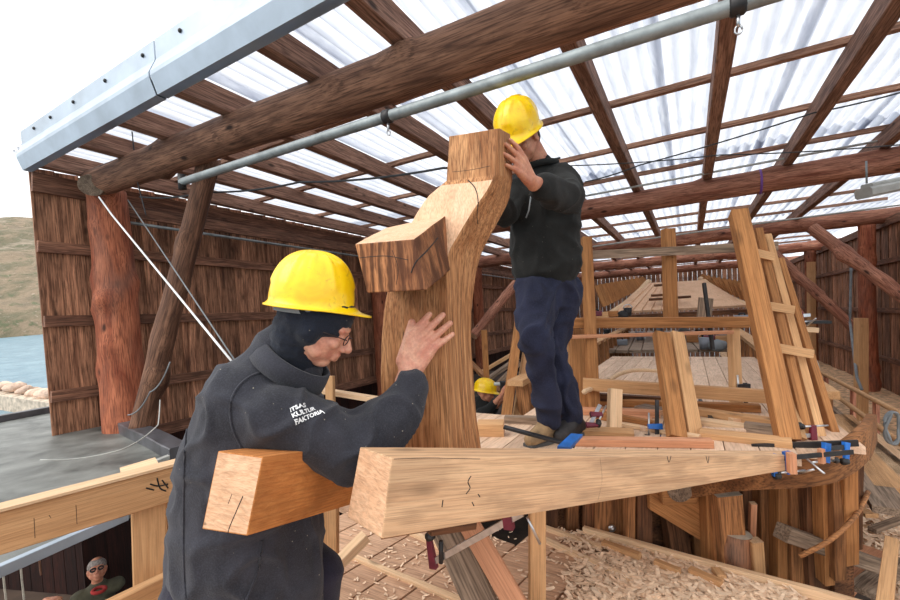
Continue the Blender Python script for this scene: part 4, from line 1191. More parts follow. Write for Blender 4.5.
# mid hull: floor with pale boards left and right, dark hold and clutter
def slabw(name, pxs, w_, mat, label, cat, along=12, th=.05):
    q = [Pw(px, py, w_) for px, py in pxs]; specs = []
    for i in range(along):
        t = (i + .5) / along
        a = q[0].lerp(q[1], t); b = q[3].lerp(q[2], t)
        specs.append((a, b, (q[1] - q[0]).length / along * .93, th, NRM))
    o = boards(name, specs, mat); tag(o, label, cat); return o
o = slabw('hold_floor', [(590, 352), (760, 350), (720, 331), (615, 332)], -.75, 'deck', 'grey-brown floor of the open hold in mid hull', 'floor'); o.data.materials[0] = MT['greywood']
for i in range(16):
    t = i / 15
    a = S(-1.25 + .25 * t, 6.4 + t * 5, -.7)
    for X, sd in ((-1.28, 'left'), (.70, 'right')):
        yy = (3.6 if X < 0 else 3.6) + t * 7.0; a = S(X, yy, -1.3); b = S(X * 1.04, yy, -.58 + .1 * t)
        o = timber('hull_side_timber', a, b, .12, .10, 'frame', up=LON); tag(o, 'hull side frame in the long row on the %s of the deck' % sd, 'frame', 'hull side frames on the %s' % sd)
for X, sd in ((-1.3, 'left'), (.70, 'right')):
    pts = [S(X * (1.02 + .03 * math.sin(t * 3)), (3.4 if X < 0 else 3.4) + t * 8, -.60 + .12 * t) for t in np.linspace(0, 1, 20)]
    V, F = [], []
    for p in pts:
        for (a, b) in ((-.07, -.025), (.07, -.025), (.07, .025), (-.07, .025)): V.append(p + LAT * a + ZU * b)
    for i in range(len(pts) - 1):
        for k in range(4): F.append((i * 4 + k, (i + 1) * 4 + k, (i + 1) * 4 + (k + 1) % 4, i * 4 + (k + 1) % 4))
    F.append((0, 1, 2, 3)); F.append(tuple(reversed(range(len(V) - 4, len(V)))))
    M = frame(pts[0], pts[-1], ZU)
    o = mk('gunwale', V, F, MT['pinegold'], M); tag(o, 'pale gunwale plank along the %s side of the hull' % sd, 'gunwale')
random.seed(21)
clut = [('bucket', 'greybox'), ('crate', 'pinegold'), ('toolbox', 'greybox'), ('sack', 'greyfabric'), ('crate', 'lean'), ('bucket', 'black'), ('toolbox', 'maroon'), ('sack', 'black')]
spots = [(705, 349), (718, 350), (712, 341), (724, 343), (694, 342), (700, 337), (620, 345), (607, 336), (640, 340), (746, 346), (596, 316), (603, 318), (612, 317), (622, 318), (742, 320), (628, 316), (660, 334), (684, 334)]
wh = ['behind the twin props', 'right of the twin props', 'near the golden post', 'beside the leaning planks', 'in the middle of the hold', 'at the back of the hold', 'left of the hold', 'at the far left of the hold', 'left of centre in the hold', 'at the right rim of the hold', 'on the tan beam far left', 'next to the post on the left', 'on the sill left of centre', 'left of the far deck panel', 'right of the far deck panel', 'below the left orange boards', 'under the thin reddish lath', 'just behind the thin lath']
for i, ((px, py), wr) in enumerate(zip(spots, wh)):
    k, m_ = clut[(i * 3) % 8]
    q = Pw(px, py, -.72) if py > 325 else P(px, py, 5.2)
    sc_ = .09 if py > 325 else .05
    if k == 'bucket':
        r = empty('bucket', q, 'small %s bucket %s' % ({'greybox': 'grey', 'black': 'black'}[m_], wr), 'bucket')
        tube('tub', [q, q + ZU * sc_ * 2], [sc_ * .8, sc_], m_, r, 14); tube('handle', [q + ZU * (sc_ * 2 + .0) + LAT * math.cos(t) * sc_ + ZU * math.sin(t) * sc_ * .8 for t in np.linspace(0, math.pi, 10)], .006, 'steel', r, 6)
    elif k == 'crate':
        r = empty('crate', q, 'small wooden crate %s' % wr, 'crate')
        timber('bottom', q - LAT * sc_ * 1.4 + ZU * .02, q + LAT * sc_ * 1.4 + ZU * .02, sc_ * 2, .03, m_, parent=r)
        for s in (-1, 1):
            timber('side', q - LAT * sc_ * 1.4 + LON * sc_ * s + ZU * sc_ * .8, q + LAT * sc_ * 1.4 + LON * sc_ * s + ZU * sc_ * .8, .02, sc_ * 1.3, m_, parent=r)
    elif k == 'toolbox':
        r = empty('toolbox', q, '%s toolbox %s' % ({'greybox': 'grey', 'maroon': 'maroon'}[m_], wr), 'toolbox')
        timber('body', q - LAT * sc_ * 1.5 + ZU * sc_ * .6, q + LAT * sc_ * 1.5 + ZU * sc_ * .6, sc_ * 1.3, sc_ * 1.2, m_, parent=r, c=.12)
        tube('handle', [q + LAT * sc_ * a + ZU * sc_ * b for a, b in ((-.6, 1.2), (-.5, 1.6), (.5, 1.6), (.6, 1.2))], .012, 'black', r, 6)
    else:
        vf = sphere_geo(q + ZU * sc_ * .8, (sc_ * 1.5, sc_, sc_), 16, 10)
        vv = [v + ZU * (.03 * noise.noise(v * 12)) for v in vf[0]]
        o = mk('sack', vv, vf[1], MT[m_], None, None, True); tag(o, 'slumped %s sack %s' % ({'greyfabric': 'grey', 'black': 'black'}[m_], wr), 'sack')
# ------------------------------------------------------------------ right side walkway and handrails
specs = [(Pw(850, 425, -1.2), Pw(915, 500, -1.2), .1, .04, NRM), (Pw(862, 421, -1.2), Pw(940, 500, -1.2), .12, .04, NRM)]
for i, (a, b, w_, m_, l_) in enumerate((((838, 416), (900, 492), .22, 'pinegold', 'tan walkway plank nearest the hull on the right'), ((852, 423), (918, 482), .16, 'pine', 'pale walkway plank beside the tan one'), ((828, 405), (905, 470), .05, 'greywood', 'grey edge board of the right walkway'), ((842, 440), (893, 512), .16, 'greywood', 'brown board overlapping the walkway below the hull corner'))):
    o = timber('walkway_plank', Pw(*a, -1.15), Pw(*b, -1.15), w_, .04, m_, up=NRM); tag(o, l_, 'plank', 'walkway planks on the right')
for i, (a, b) in enumerate((((818, 371, 5.2), (915, 421, 3.0)), ((822, 385, 4.9), (910, 450, 2.8)))):
    o = tube('handrail', [P(*a).lerp(P(*b), t) for t in np.linspace(0, 1, 12)], .022, 'pinegold', n=8); tag(o, ['upper slim wooden handrail of the right walkway', 'lower slim wooden handrail of the right walkway'][i], 'rail', 'handrails on the right')
for i, (px, y0, y1, dd) in enumerate(((876, 400, 436, 3.7), (853, 387, 420, 4.3), (826, 374, 402, 5.0))):
    o = timber('handrail_post', P(px, y1, dd), P(px, y0, dd), .035, .035, 'log', up=F_); tag(o, ['nearest reddish post of the right handrails', 'middle reddish post of the right handrails', 'farthest reddish post of the right handrails'][i], 'post', 'handrail posts')
post('new_post', (861, 420, 6.6), (861, 318, 6.6), .15, .1, 'pinegold', 'new golden post standing before the right wall pillar')
post('new_post', (812, 385, 9.4), (811, 262, 9.4), .13, .1, 'pinegold', 'new tan post farther back against the right wall')
cable('rope', [P(851, 268, 7.4), P(850, 322, 7.4), P(857, 378, 6.4), P(862, 390, 6.3)], .02, 'greyfabric', 'grey rope hanging on the right wall down to the new post', 'rope')
c = P(893, 428, 2.9)
pts = [c + R_ * (math.cos(t) * (.05 + .012 * math.sin(t * 2.3))) + U_ * (math.sin(t) * .11) + F_ * (.01 * math.sin(t * 1.7)) for t in np.linspace(0, 31, 150)]
o = tube('coiled_cable', pts, .008, 'greyfabric', n=6); tag(o, 'coil of grey cable hanging on the right handrail', 'cable coil')
# maroon clamps and black board at the right of the leaning planks
clamp(P(785, 317, 2.9), P(810, 315, 2.9), P(812, 323, 2.9) - P(810, 315, 2.9), .05, 'maroon', 'maroon bar clamp beside the middle cleat', br=.007, slide=.6)
post('dark_shelf', (785, 322, 3.0), (828, 322, 3.0), .06, .02, 'greywood', 'small shelf with black top right of the leaning planks', 'shelf', None, ZU)
bpy.data.objects['dark_shelf'].data.materials[0] = MT['black']
post('pale_bracket', (799, 329, 3.0), (816, 330, 3.0), .05, .035, 'pine', 'pale block under the small black shelf', 'block', None, ZU)
c = P(818, 372, 3.2)
o = tube('sanded_handle', curve_pts([P(803, 352, 2.9), P(812, 362, 2.9), P(816, 378, 2.9)], 5), .03, 'whitecap', n=8); tag(o, 'pale curved offcut right of the lowest cleat', 'offcut')
post('dangling_bar', (713, 350, 2.8), (704, 283, 2.9), .02, .02, 'darksteel', 'dark steel bar hanging left of the leaning planks', 'bar')
post('grey_panel', (704, 318, 3.1), (706, 298, 3.1), .10, .02, 'greywood', 'small grey board standing on the tan cross beam', 'board')
# left mid: behind the knee and the man
post('orange_stake', (487, 388, 5.6), (484, 330, 5.6), .075, .05, 'lean', 'orange upright stake between knee timber and standing man', 'stake')
post('stacked_timber', (503, 440, 3.6), (522, 300, 4.4), .08, .08, 'lean', 'tan post leaning behind the standing man\'s thigh', 'post')
post('stacked_timber', (515, 440, 3.7), (533, 320, 4.4), .10, .08, 'pinegold', 'golden post next to the tan leaning one', 'post')
for i, (a, b, m_) in enumerate((((470, 392, 6.3), (518, 358, 6.6), 'greywood'), ((478, 374, 7.3), (516, 352, 7.3), 'pinegold'), ((470, 362, 7.5), (500, 392, 6.6), 'frame'), ((318, 390, 4.6), (392, 402, 4.4), 'pine'), ((330, 376, 4.4), (336, 640, 4.3), 'pinegold'), ((497, 385, 5.4), (520, 362, 5.4), 'greywood'))):
    post('yard_timber', a, b, .09, .05, m_, ['grey plank slanting above the crouching worker', 'golden plank high behind the crouching worker', 'brown plank slanting down behind the crouching worker', 'pale rail seen between front man and knee timber', 'short pale upright beside the front man\'s face', 'grey plank right of the crouching worker'][i], 'plank', 'planks in the yard', ZU)
o = grid('floor_left_staging', -5.6, -2.1, 5.2, 12, 6, 6, lambda x, y: zs(x, y, -1.75), 'dirt'); struct(o)
# ------------------------------------------------------------------ people
def basis(fwd, up):
    x = fwd.normalized(); z = (up - x * up.dot(x)).normalized(); y = z.cross(x)
    return Matrix((x, y, z)).transposed()
def cdir(r, u, f):
    """direction given in right / up / away components"""
    return (R_ * r + U_ * u + F_ * f).normalized()

def hard_hat(parent, c, fwd, up, s=1.0, hk=1.0, strap=True, band=True):
    """c = centre of the rim plane"""
    B3 = basis(fwd, up); M = B3.to_4x4(); M.translation = c
    V = []; F = []
    nu, nv = 72, 22
    def prof(th):
        a = .152 * s; b = .116 * s
        return a, b
    def pt(th, ph, off=0):
        a, b = prof(th)
        k = 1 + off
        ca = math.cos(th); sa = math.sin(th)
        r = math.cos(ph) ** .8; z = math.sin(ph) ** .92
        # crown ridge along the middle and two side ribs
        h = .148 * s * hk
        q = Vector((a * ca * r * k, b * sa * r * k, h * z * k))
        rib = 0
        yy = abs(q.y) / s
        if ph > .35 and yy < .02: rib = .006 * s
        if .25 < ph < 1.25:
            for t0 in (1.0, 1.57, 2.14):
                for sg in (1, -1):
                    dd = (th - sg * t0 + math.pi) % (2 * math.pi) - math.pi
                    if abs(dd) < .07: rib = max(rib, .0035 * s)
        return q + q.normalized() * rib
    for j in range(nv + 1):
        ph = (math.pi / 2) * (1 - j / nv)
        for i in range(nu): V.append(pt(2 * math.pi * i / nu, ph))
    # flare and rim
    for (e, z) in ((.004, -.006), (.010, -.012), (.016, -.014), (.016, -.019), (.006, -.018), (-.006, -.010)):
        for i in range(nu):
            th = 2 * math.pi * i / nu; a, b = prof(th)
            pk = max(0, math.cos(th)) ** 3
            ee = e * s + (pk * .052 * s if e > .005 else pk * .03 * s if e == .004 else pk * .045 * s if e == .006 else 0)
            V.append(Vector(((a + ee) * math.cos(th), (b + e * s) * math.sin(th), z * s - (pk * .016 * s if e > 0 else 0))))
    # inside
    for j in range(8):
        ph = (math.pi / 2) * (j + 1) / 8.01
        for i in range(nu): V.append(pt(2 * math.pi * i / nu, ph, -.05))
    rows_ = len(V) // nu
    for j in range(rows_ - 1):
        for i in range(nu):
            i2 = (i + 1) % nu
            F.append((j * nu + i, (j + 1) * nu + i, (j + 1) * nu + i2, j * nu + i2))
    V = [M @ v for v in V]
    hat = mk('hard_hat', V, F, MT['helmet'], M, parent, True)
    if strap:
        pts = [M @ Vector((.128 * s * math.cos(t), .098 * s * math.sin(t), -.022 * s)) for t in np.linspace(0, 2 * math.pi, 40)]
        V, F = [], []
        for q in pts:
            V += [q - up.normalized() * .012 * s, q + up.normalized() * .014 * s]
        V2 = [v + (v - c).normalized() * .003 for v in V]
        n_ = len(V); F = [(2 * i, 2 * i + 1, 2 * i + 3, 2 * i + 2) for i in range(len(pts) - 1)] + [tuple(n_ + k for k in (2 * i + 2, 2 * i + 3, 2 * i + 1, 2 * i)) for i in range(len(pts) - 1)]
        mk('head_band', V + V2, F, MT['greyfabric'], None, hat)
    return hat

def face_parts(bl, hc, fwd, up, s=1.0, ear=True, beard=0):
    """skull, jaw, nose, brows, lips, ears around head centre hc (eyes level with hc)"""
    B3 = basis(fwd, up)
    def L(x, y, z): return hc + B3 @ Vector((x * s, y * s, z * s))
    bl.ball(L(-.012, 0, .035), (.098 * s, .078 * s, .095 * s), B3)
    bl.ball(L(.020, 0, -.025), (.070 * s, .062 * s, .085 * s), B3)
    bl.ball(L(.045, 0, -.088), (.032 * s, .030 * s, .026 * s), B3)      # chin
    bl.cone(L(.03, .042, -.065), .02 * s, L(-.03, .058, -.035), .02 * s)  # jaw
    bl.cone(L(.03, -.042, -.065), .02 * s, L(-.03, -.058, -.035), .02 * s)
    bl.cone(L(.082, 0, .008), .010 * s, L(.108, 0, -.032), .013 * s)     # nose
    bl.ball(L(.096, .012, -.036), .010 * s); bl.ball(L(.096, -.012, -.036), .010 * s)
    for y in (-1, 1):
        bl.cone(L(.082, .014 * y, .020), .010 * s, L(.070, .044 * y, .020), .010 * s)   # brow
        bl.ball(L(.062, .042 * y, -.022), .020 * s)                                    # cheek
        if ear:
            bl.ball(L(-.012, .078 * y, -.008), (.018 * s, .008 * s, .032 * s), B3)
            bl.ball(L(-.018, .084 * y, .004), (.014 * s, .006 * s, .018 * s), B3)
        bl.ball(L(.074, .030 * y, .000), .0135 * s)   # eyelid bulge
    bl.cone(L(.082, .018, -.060), .0075 * s, L(.088, 0, -.058), .009 * s); bl.cone(L(.082, -.018, -.060), .0075 * s, L(.088, 0, -.058), .009 * s)
    bl.cone(L(.080, .015, -.071), .008 * s, L(.084, 0, -.072), .010 * s); bl.cone(L(.080, -.015, -.071), .008 * s, L(.084, 0, -.072), .010 * s)
    return L

def hand(bl, wrist, dirv, back, thumb, s=1.0, curls=(18, 20, 22, 24), fat=1.0, spread=9, thumb_out=38, thumb_curl=20, fan=0):
    """palm and five fingers. dirv: along the fingers; back: normal of the back; thumb: side of the thumb"""
    d = dirv.normalized(); n = (back - d * back.dot(d)).normalized(); t = d.cross(n)
    if t.dot(thumb) < 0: t = -t
    def Q(x, y, z): return wrist + (d * x + t * y + n * z) * s
    bl.cone(Q(-.02, 0, 0), .024 * s, Q(.015, 0, 0), .024 * s)
    for (y0, y1) in ((.016, .032), (.006, .011), (-.006, -.011), (-.016, -.030)):
        bl.cone(Q(.012, y0, 0), .0155 * s, Q(.088 - abs(y1 - .005) * .25, y1, .002), .0125 * s)
    bl.cone(Q(.02, .018, -.008), .018 * s, Q(.06, .01, -.006), .014 * s)
    lens = (.074, .083, .077, .060); rr = tuple(fat * v for v in (.0098, .0100, .0094, .0084))
    ys = (.033, .011, -.011, -.031)
    for k in range(4):
        p = Q(.090 - abs(ys[k] - .005) * .25, ys[k], .001)
        a = math.radians((1.5 - k) * spread * .75 + fan)
        fd = (d * math.cos(a) + t * math.sin(a)).normalized(); c = 0
        prev = p; r0 = rr[k] * s * 1.08
        for j, fr_ in enumerate((.46, .30, .24)):
            c += math.radians(curls[k]) * (.6 if j == 0 else 1)
            q = prev + (fd * math.cos(c) - n * math.sin(c)) * (lens[k] * fr_ * s)
            r1 = rr[k] * s * (1 - .1 * (j + 1))
            bl.cone(prev, r0, q, r1); prev = q; r0 = r1
    a = math.radians(thumb_out)
    p = Q(.022, .026, -.006); td = (d * math.cos(a) + t * math.sin(a)).normalized(); prev = p; r0 = .0155 * s; c = .1
    for L_, r1 in ((.040, .0125), (.032, .0112), (.026, .0095)):
        q = prev + (td * math.cos(c) - n * math.sin(c) * .6 + d * math.sin(c) * .4).normalized() * (L_ * s)
        bl.cone(prev, r0, q, r1 * s); prev = q; r0 = r1 * s; c += math.radians(thumb_curl)
    return Q

# ---------------- man at the front left
hc = P(319, 325, 1.26)
fw = cdir(.87, -.42, .12); upv = cdir(.36, .93, -.02)
m1 = empty('person', Vector((P(250, 600, 1.3).x, P(250, 600, 1.3).y, zs(P(250, 600, 1.3).x, P(250, 600, 1.3).y, WP + .02))),
           'man in grey fleece and yellow hard hat at the front, hand on the knee timber', 'person', 'boat builders at work')
bl = Blob()
face_parts(bl, hc, fw, upv, 1.0, ear=True)
neck0 = P(298, 362, 1.30); chest = P(262, 430, 1.34); belly = P(245, 520, 1.36); hip = P(243, 590, 1.36)
bl.cone(hc - upv * .06 - fw * .03, .062, neck0, .062); bl.cone(neck0, .062, P(272, 400, 1.33), .085)
bl.chain([(P(272, 400, 1.33), .11), (chest, .13), (belly, .13), (hip, .135)])
sh = P(268, 404, 1.22); el = P(346, 450, 1.27); wr = P(408, 374, 1.36)
bl.chain([(P(262, 410, 1.33), .09), (sh, .06), (P(322, 440, 1.24), .05), (P(366, 438, 1.28), .045), (P(396, 408, 1.33), .036), (wr, .028)])
hd_ = (P(424, 338, 1.375) - wr).normalized()
hand(bl, wr, hd_, -F_ + R_ * .1, -R_ + U_ * .4, 1.32, curls=(3, 2, 2, 4), fat=1.12, spread=6, thumb_out=10, thumb_curl=0, fan=-24)
shL = P(290, 398, 1.50); elL = P(330, 440, 1.62); wrL = P(362, 428, 1.66)
bl.chain([(P(268, 405, 1.36), .09), (shL, .06), (elL, .042), (wrL, .028)])
hand(bl, wrL, (P(385, 412, 1.68) - wrL), U_ + F_ * .3, R_ * -.2 - F_, 1.0)
kneeR = Vector((P(262, 600, 1.25).x, P(262, 600, 1.25).y, 0)); gz = m1.location.z
for (off, f_) in ((-.10, -.06), (.10, .10)):
    base = hip + R_ * off * .5 + F_ * off
    kp = Vector((base.x, base.y, 0)) + R_ * (.06 + f_); kp.z = gz + .50
    ap = Vector((base.x, base.y, gz + .09)) + R_ * f_
    bl.chain([(base - ZU * .02, .09), (kp, .058), (ap, .042)])
    fd = R_.copy(); fd.z = 0; fd.normalize()
    bl.cone(ap - ZU * .05, .038, ap - ZU * .06 + fd * .15, .03)
body = bl.build('body', 'skin', m1, .0042, 3)
# eyebrow, glasses
B3 = basis(fw, upv)
def Lh(x, y, z): return hc + B3 @ Vector((x, y, z))
pts = [Lh(.094 + .004 * math.cos(t), -.030 + .020 * math.cos(t), -.002 + .016 * math.sin(t)) for t in np.linspace(0, 6.28, 20)]
gl = tube('glasses', pts + [], .0016, 'lens', m1, 6)
tube('temple', [Lh(.096, -.050, .002), Lh(.03, -.078, .002), Lh(-.01, -.086, .0)], .0018, 'lens', gl, 6)
tube('bridge', [Lh(.096, -.010, .002), Lh(.104, 0, .004), Lh(.096, .010, .002)], .0016, 'lens', gl, 6)
# gaiter around head and neck
gb = Blob()
gb.ball(Lh(-.020, 0, .030), (.100, .089, .050), B3)
gb.ball(Lh(.0, 0, .008), (.086, .090, .036), B3)
for y in (-1, 1): gb.ball(Lh(-.010, .066 * y, -.012), (.04, .034, .045), B3)
gb.ball(Lh(-.035, 0, -.010), (.085, .092, .055), B3)
gb.cone(Lh(-.045, 0, -.03), .080, neck0 + R_ * -.012, .082)
gb.cone(Lh(.01, 0, .045), .080, Lh(-.04, 0, .03), .09)
gb.build('neck_gaiter', 'gaiter', m1, .007, 5, folds(.004, 18, upv, .4))
# jacket
jb = Blob()
jb.chain([(neck0 - U_ * .012 - R_ * .015, .088), (P(276, 395, 1.32), .105)])
jb.chain([(P(252, 405, 1.27), .15), (P(243, 450, 1.33), .18), (P(240, 520, 1.34), .195), (P(238, 590, 1.34), .205), (P(238, 640, 1.34), .21)])
jb.chain([(P(278, 425, 1.38), .13), (P(272, 500, 1.40), .155), (P(272, 580, 1.38), .165), (P(270, 640, 1.38), .17)])
jb.chain([(P(248, 412, 1.24), .115), (P(278, 415, 1.20), .100), (P(315, 432, 1.22), .098), (P(346, 450, 1.26), .100)])
jb.chain([(P(346, 450, 1.26), .100), (P(378, 432, 1.30), .094), (P(400, 410, 1.33), .082), (P(412, 388, 1.35), .064)])
jb.chain([(P(280, 400, 1.38), .12), (shL, .09), (elL, .07), (wrL, .05)])
jb.chain([(P(282, 352, 1.30), .085), (P(262, 385, 1.30), .12)])
jk = jb.build('fleece_jacket', 'fleecegrey', m1, .0085, 5, folds(.014, 7.5, None))
# collar roll
def band_ring(name, c0, r0, c1, r1, a1, a2, mat, parent, th=.007, n=40):
    V = []
    for i in range(n):
        t = 2 * math.pi * i / n; e = a1 * math.cos(t) + a2 * math.sin(t)
        for (c_, r_) in ((c0, r0), (c0.lerp(c1, .5), (r0 + r1) / 2 + .002), (c1, r1), (c1, r1 - th), (c0.lerp(c1, .5), (r0 + r1) / 2 - th), (c0, r0 - th)): V.append(c_ + e * r_)
    F = []
    for i in range(n):
        j = (i + 1) % n
        for k in range(6): F.append((i * 6 + k, j * 6 + k, j * 6 + (k + 1) % 6, i * 6 + (k + 1) % 6))
    o = mk(name, V, F, MT[mat], None, parent, True)
    bm = bmesh.new(); bm.from_mesh(o.data); bmesh.ops.recalc_face_normals(bm, faces=bm.faces); bm.to_mesh(o.data); bm.free()
    return o
ca_ = cdir(.55, .83, 0)
band_ring('collar', P(287, 372, 1.30), .122, P(299, 357, 1.29), .108, cdir(.83, -.55, 0), F_, 'fleecegrey', jk, .009)
hard_hat(m1, P(312, 303, 1.25) , cdir(.975, -.10, .2), cdir(.05, .99, -.03), .80, 1.27)
tr = Blob()
for (off, f_) in ((-.10, -.06), (.10, .10)):
    base = hip + R_ * off * .5 + F_ * off
    kp = Vector((base.x, base.y, 0)) + R_ * (.06 + f_); kp.z = gz + .50
    ap = Vector((base.x, base.y, gz + .10)) + R_ * f_
    tr.chain([(base + ZU * .05, .125), (kp, .085), (ap, .07)])
tr.build('trousers', 'blacktrouser', m1, .012, 5, folds(.007, 6))
for (off, f_) in ((-.10, -.06), (.10, .10)):
    base = hip + R_ * off * .5 + F_ * off; ap = Vector((base.x, base.y, gz + .05)) + R_ * f_; fd = R_.copy(); fd.z = 0; fd.normalize()
    sb = Blob(); sb.cone(ap + ZU * .06, .055, ap - fd * .02, .05); sb.cone(ap, .05, ap + fd * .17 - ZU * .008, .042)
    sb.build('boot', 'darkshoe', m1, .008, 3)

def text_on(parent, target, lines, p_px, dist, size, rdir, udir, mat='textwhite', lead=1.05, nm='printed_words'):
    """lettering printed on a garment: each word is projected straight onto the cloth"""
    dg = bpy.context.evaluated_depsgraph_get(); dg.update()
    TM = ROOTM[target.name]
    bvh = BVHTree.FromPolygons([TM @ v.co for v in target.data.vertices], [tuple(p.vertices) for p in target.data.polygons])
    h0, n0, _, _ = bvh.ray_cast(CAM, ray0(M3, p_px[0] + 14, p_px[1] + 5).normalized())
    acc = Vector(); 
    for dx in (2, 14, 26):
        for dy in (-4, 5, 14):
            h_, n_, _, _ = bvh.ray_cast(CAM, ray0(M3, p_px[0] + dx, p_px[1] + dy).normalized())
            if n_: acc += n_
    nn = acc.normalized()
    # keep the apparent direction of the lettering while lying in the cloth plane
    def onplane(px, py):
        r_ = ray0(M3, px, py); return CAM + r_ * ((h0 - CAM).dot(nn) / r_.dot(nn))
    org = onplane(*p_px)
    rdir = (onplane(p_px[0] + 10 * rdir.dot(R_), p_px[1] - 10 * rdir.dot(U_)) - org).normalized()
    udir = nn.cross(rdir).normalized()
    for k, ln in enumerate(lines):
        cu = bpy.data.curves.new('t', 'FONT'); cu.body = ln; cu.size = size; cu.offset = .0006; cu.fill_mode = 'FRONT'; cu.resolution_u = 3
        to = bpy.data.objects.new('t', cu); link(to)
        dg = bpy.context.evaluated_depsgraph_get(); dg.update()
        me = bpy.data.meshes.new_from_object(to.evaluated_get(dg)); C.objects.unlink(to); bpy.data.objects.remove(to)
        bm = bmesh.new(); bm.from_mesh(me)
        bmesh.ops.triangulate(bm, faces=bm.faces)
        bmesh.ops.subdivide_edges(bm, edges=[e for e in bm.edges if e.calc_length() > size * .12], cuts=2)
        vs = []
        for v in bm.verts:
            w_ = org + rdir * v.co.x + udir * (v.co.y - k * size * lead)
            h_, n2, _, _ = bvh.ray_cast(w_ + nn * .06, -nn)
            vs.append((h_ + n2 * .0035) if h_ else w_)
        F = [tuple(v.index for v in f.verts) for f in bm.faces]; bm.free()
        mk(nm, vs, F, MT[mat], None, parent)
a_ = math.radians(20)
rd_ = (R_ * math.cos(a_) + U_ * math.sin(a_)).normalized(); ud_ = (R_ * -math.sin(a_) + U_ * math.cos(a_)).normalized()
text_on(m1, jk, ['ITSAS', 'KULTUR', 'FAKTORIA'], (291, 412), 1.10, .0165, rd_, ud_)

def seam_on(parent, target, pix, r, mat, name='seam', off=.001):
    TM = ROOTM[target.name]
    bvh = BVHTree.FromPolygons([TM @ v.co for v in target.data.vertices], [tuple(p.vertices) for p in target.data.polygons])
    pts = []
    q = curve_pts([Vector((a, b, 0)) for a, b in pix], 10)
    for v in q:
        rr = ray0(M3, v.x, v.y).normalized(); h_, n2, _, _ = bvh.ray_cast(CAM, rr)
        if h_: pts.append(h_ + n2 * off)
    if len(pts) > 3: tube(name, pts, r, mat, parent, 6)
seam_on(jk, jk, [(276, 368), (248, 378), (232, 398), (232, 425), (242, 448)], .0035, 'fleecegrey')
seam_on(jk, jk, [(196, 392), (186, 440), (184, 500), (184, 560), (186, 598)], .003, 'fleecegrey')
seam_on(jk, jk, [(262, 540), (258, 570), (246, 600)], .004, 'fleecegrey')
# ---------------- man standing on the deck
hc = P(521, 139, 2.12)
fw = cdir(-.55, -.62, -.50); upv = cdir(-.42, .80, -.32)
fx = P(555, 430, 2.2)
m2 = empty('person', Vector((fx.x, fx.y, zs(fx.x, fx.y, WD))), 'man in dark jacket and navy trousers standing on the deck, hand on the timber top', 'person', 'boat builders at work')
gz = m2.location.z
bl = Blob()
face_parts(bl, hc, fw, upv, .98)
nk = P(541, 166, 2.2)
bl.cone(hc - fw * .04 - upv * .03, .055, nk, .056)
bl.chain([(nk, .058), (P(544, 190, 2.25), .10), (P(543, 235, 2.27), .11), (P(545, 272, 2.28), .10), (P(547, 292, 2.28), .09)])
sh = P(565, 184, 2.17); el = P(570, 199, 1.92); wr = P(531, 181, 1.64)
bl.chain([(P(548, 185, 2.22), .07), (sh, .05), (el, .04), (wr, .026)])
hd_ = (P(507, 145, 1.50) - wr).normalized()
hand(bl, wr, hd_, (R_ * .62 - F_ * .75 + U_ * .1), U_ * .5 + R_ * .6, 1.12, curls=(8, 8, 10, 12), fat=1.1, spread=9, thumb_out=26, thumb_curl=10)
shR = P(520, 186, 2.28); elR = P(505, 215, 2.12); wrR = P(489, 190, 1.86)
bl.chain([(P(535, 188, 2.25), .07), (shR, .05), (elR, .04), (wrR, .026)])
hand(bl, wrR, cdir(-.3, .8, -.5), F_ + R_ * .4, U_ * .2 - R_, .98)
hpR = P(536, 292, 2.24); hpL = P(560, 292, 2.31); knR = P(535, 336, 2.06); knL = P(550, 350, 2.26)
anR = P(547, 414, 2.17); anL = P(573, 414, 2.22)
bl.chain([(hpR, .08), (knR, .052), (anR, .036)]); bl.chain([(hpL, .08), (knL, .052), (anL, .036)])
toeR = P(531, 428, 2.10); toeL = P(560, 429, 2.14)
for an, toe in ((anR, toeR), (anL, toeL)):
    fl = Vector((toe.x, toe.y, gz + .035)); hl_ = Vector((an.x, an.y, gz + .05)); bl.cone(an, .034, hl_, .03); bl.cone(hl_, .03, hl_.lerp(fl, .8), .02)
bl.build('body', 'skin2', m2, .0048, 3)
jb = Blob()
jb.chain([(nk, .070), (P(545, 176, 2.21), .085)])
jb.chain([(P(533, 186, 2.26), .115), (P(533, 222, 2.27), .13), (P(536, 255, 2.27), .14), (P(538, 264, 2.27), .145)])
jb.chain([(P(558, 186, 2.22), .10), (P(556, 222, 2.26), .125), (P(554, 255, 2.27), .14), (P(554, 264, 2.27), .145)])
jb.chain([(P(552, 180, 2.22), .10), (P(562, 180, 2.15), .082), (P(568, 199, 1.94), .075), (P(555, 194, 1.82), .064), (P(541, 187, 1.70), .052)])
jb.chain([(P(540, 186, 2.25), .10), (shR, .08), (elR, .065), (wrR - cdir(-.3, .8, -.5) * .02, .048)])
jk2 = jb.build('jacket', 'fleecedark', m2, .009, 4, folds(.016, 7, None))
cp = [nk - U_ * .002 + (R_ * math.cos(t) + F_ * math.sin(t)) * .078 + U_ * (.012 * math.cos(t)) for t in np.linspace(0, 2 * math.pi, 26)]
tube('collar', cp, .016, 'fleecedark', jk2, 8)
tube('zip', [P(531, 196, 2.115), P(529, 210, 2.115), P(526, 218, 2.12)], .004, 'greyfabric', jk2, 6)
tb = Blob()
tb.chain([(P(545, 285, 2.27), .12), (P(545, 294, 2.27), .13)]); tb.cone(P(556, 285, 2.28), .115, P(557, 294, 2.30), .125)
tb.chain([(hpR, .12), (P(536, 318, 2.14), .098), (knR, .082), (P(543, 375, 2.12), .070), (P(548, 408, 2.16), .068), (P(548, 416, 2.17), .066)])
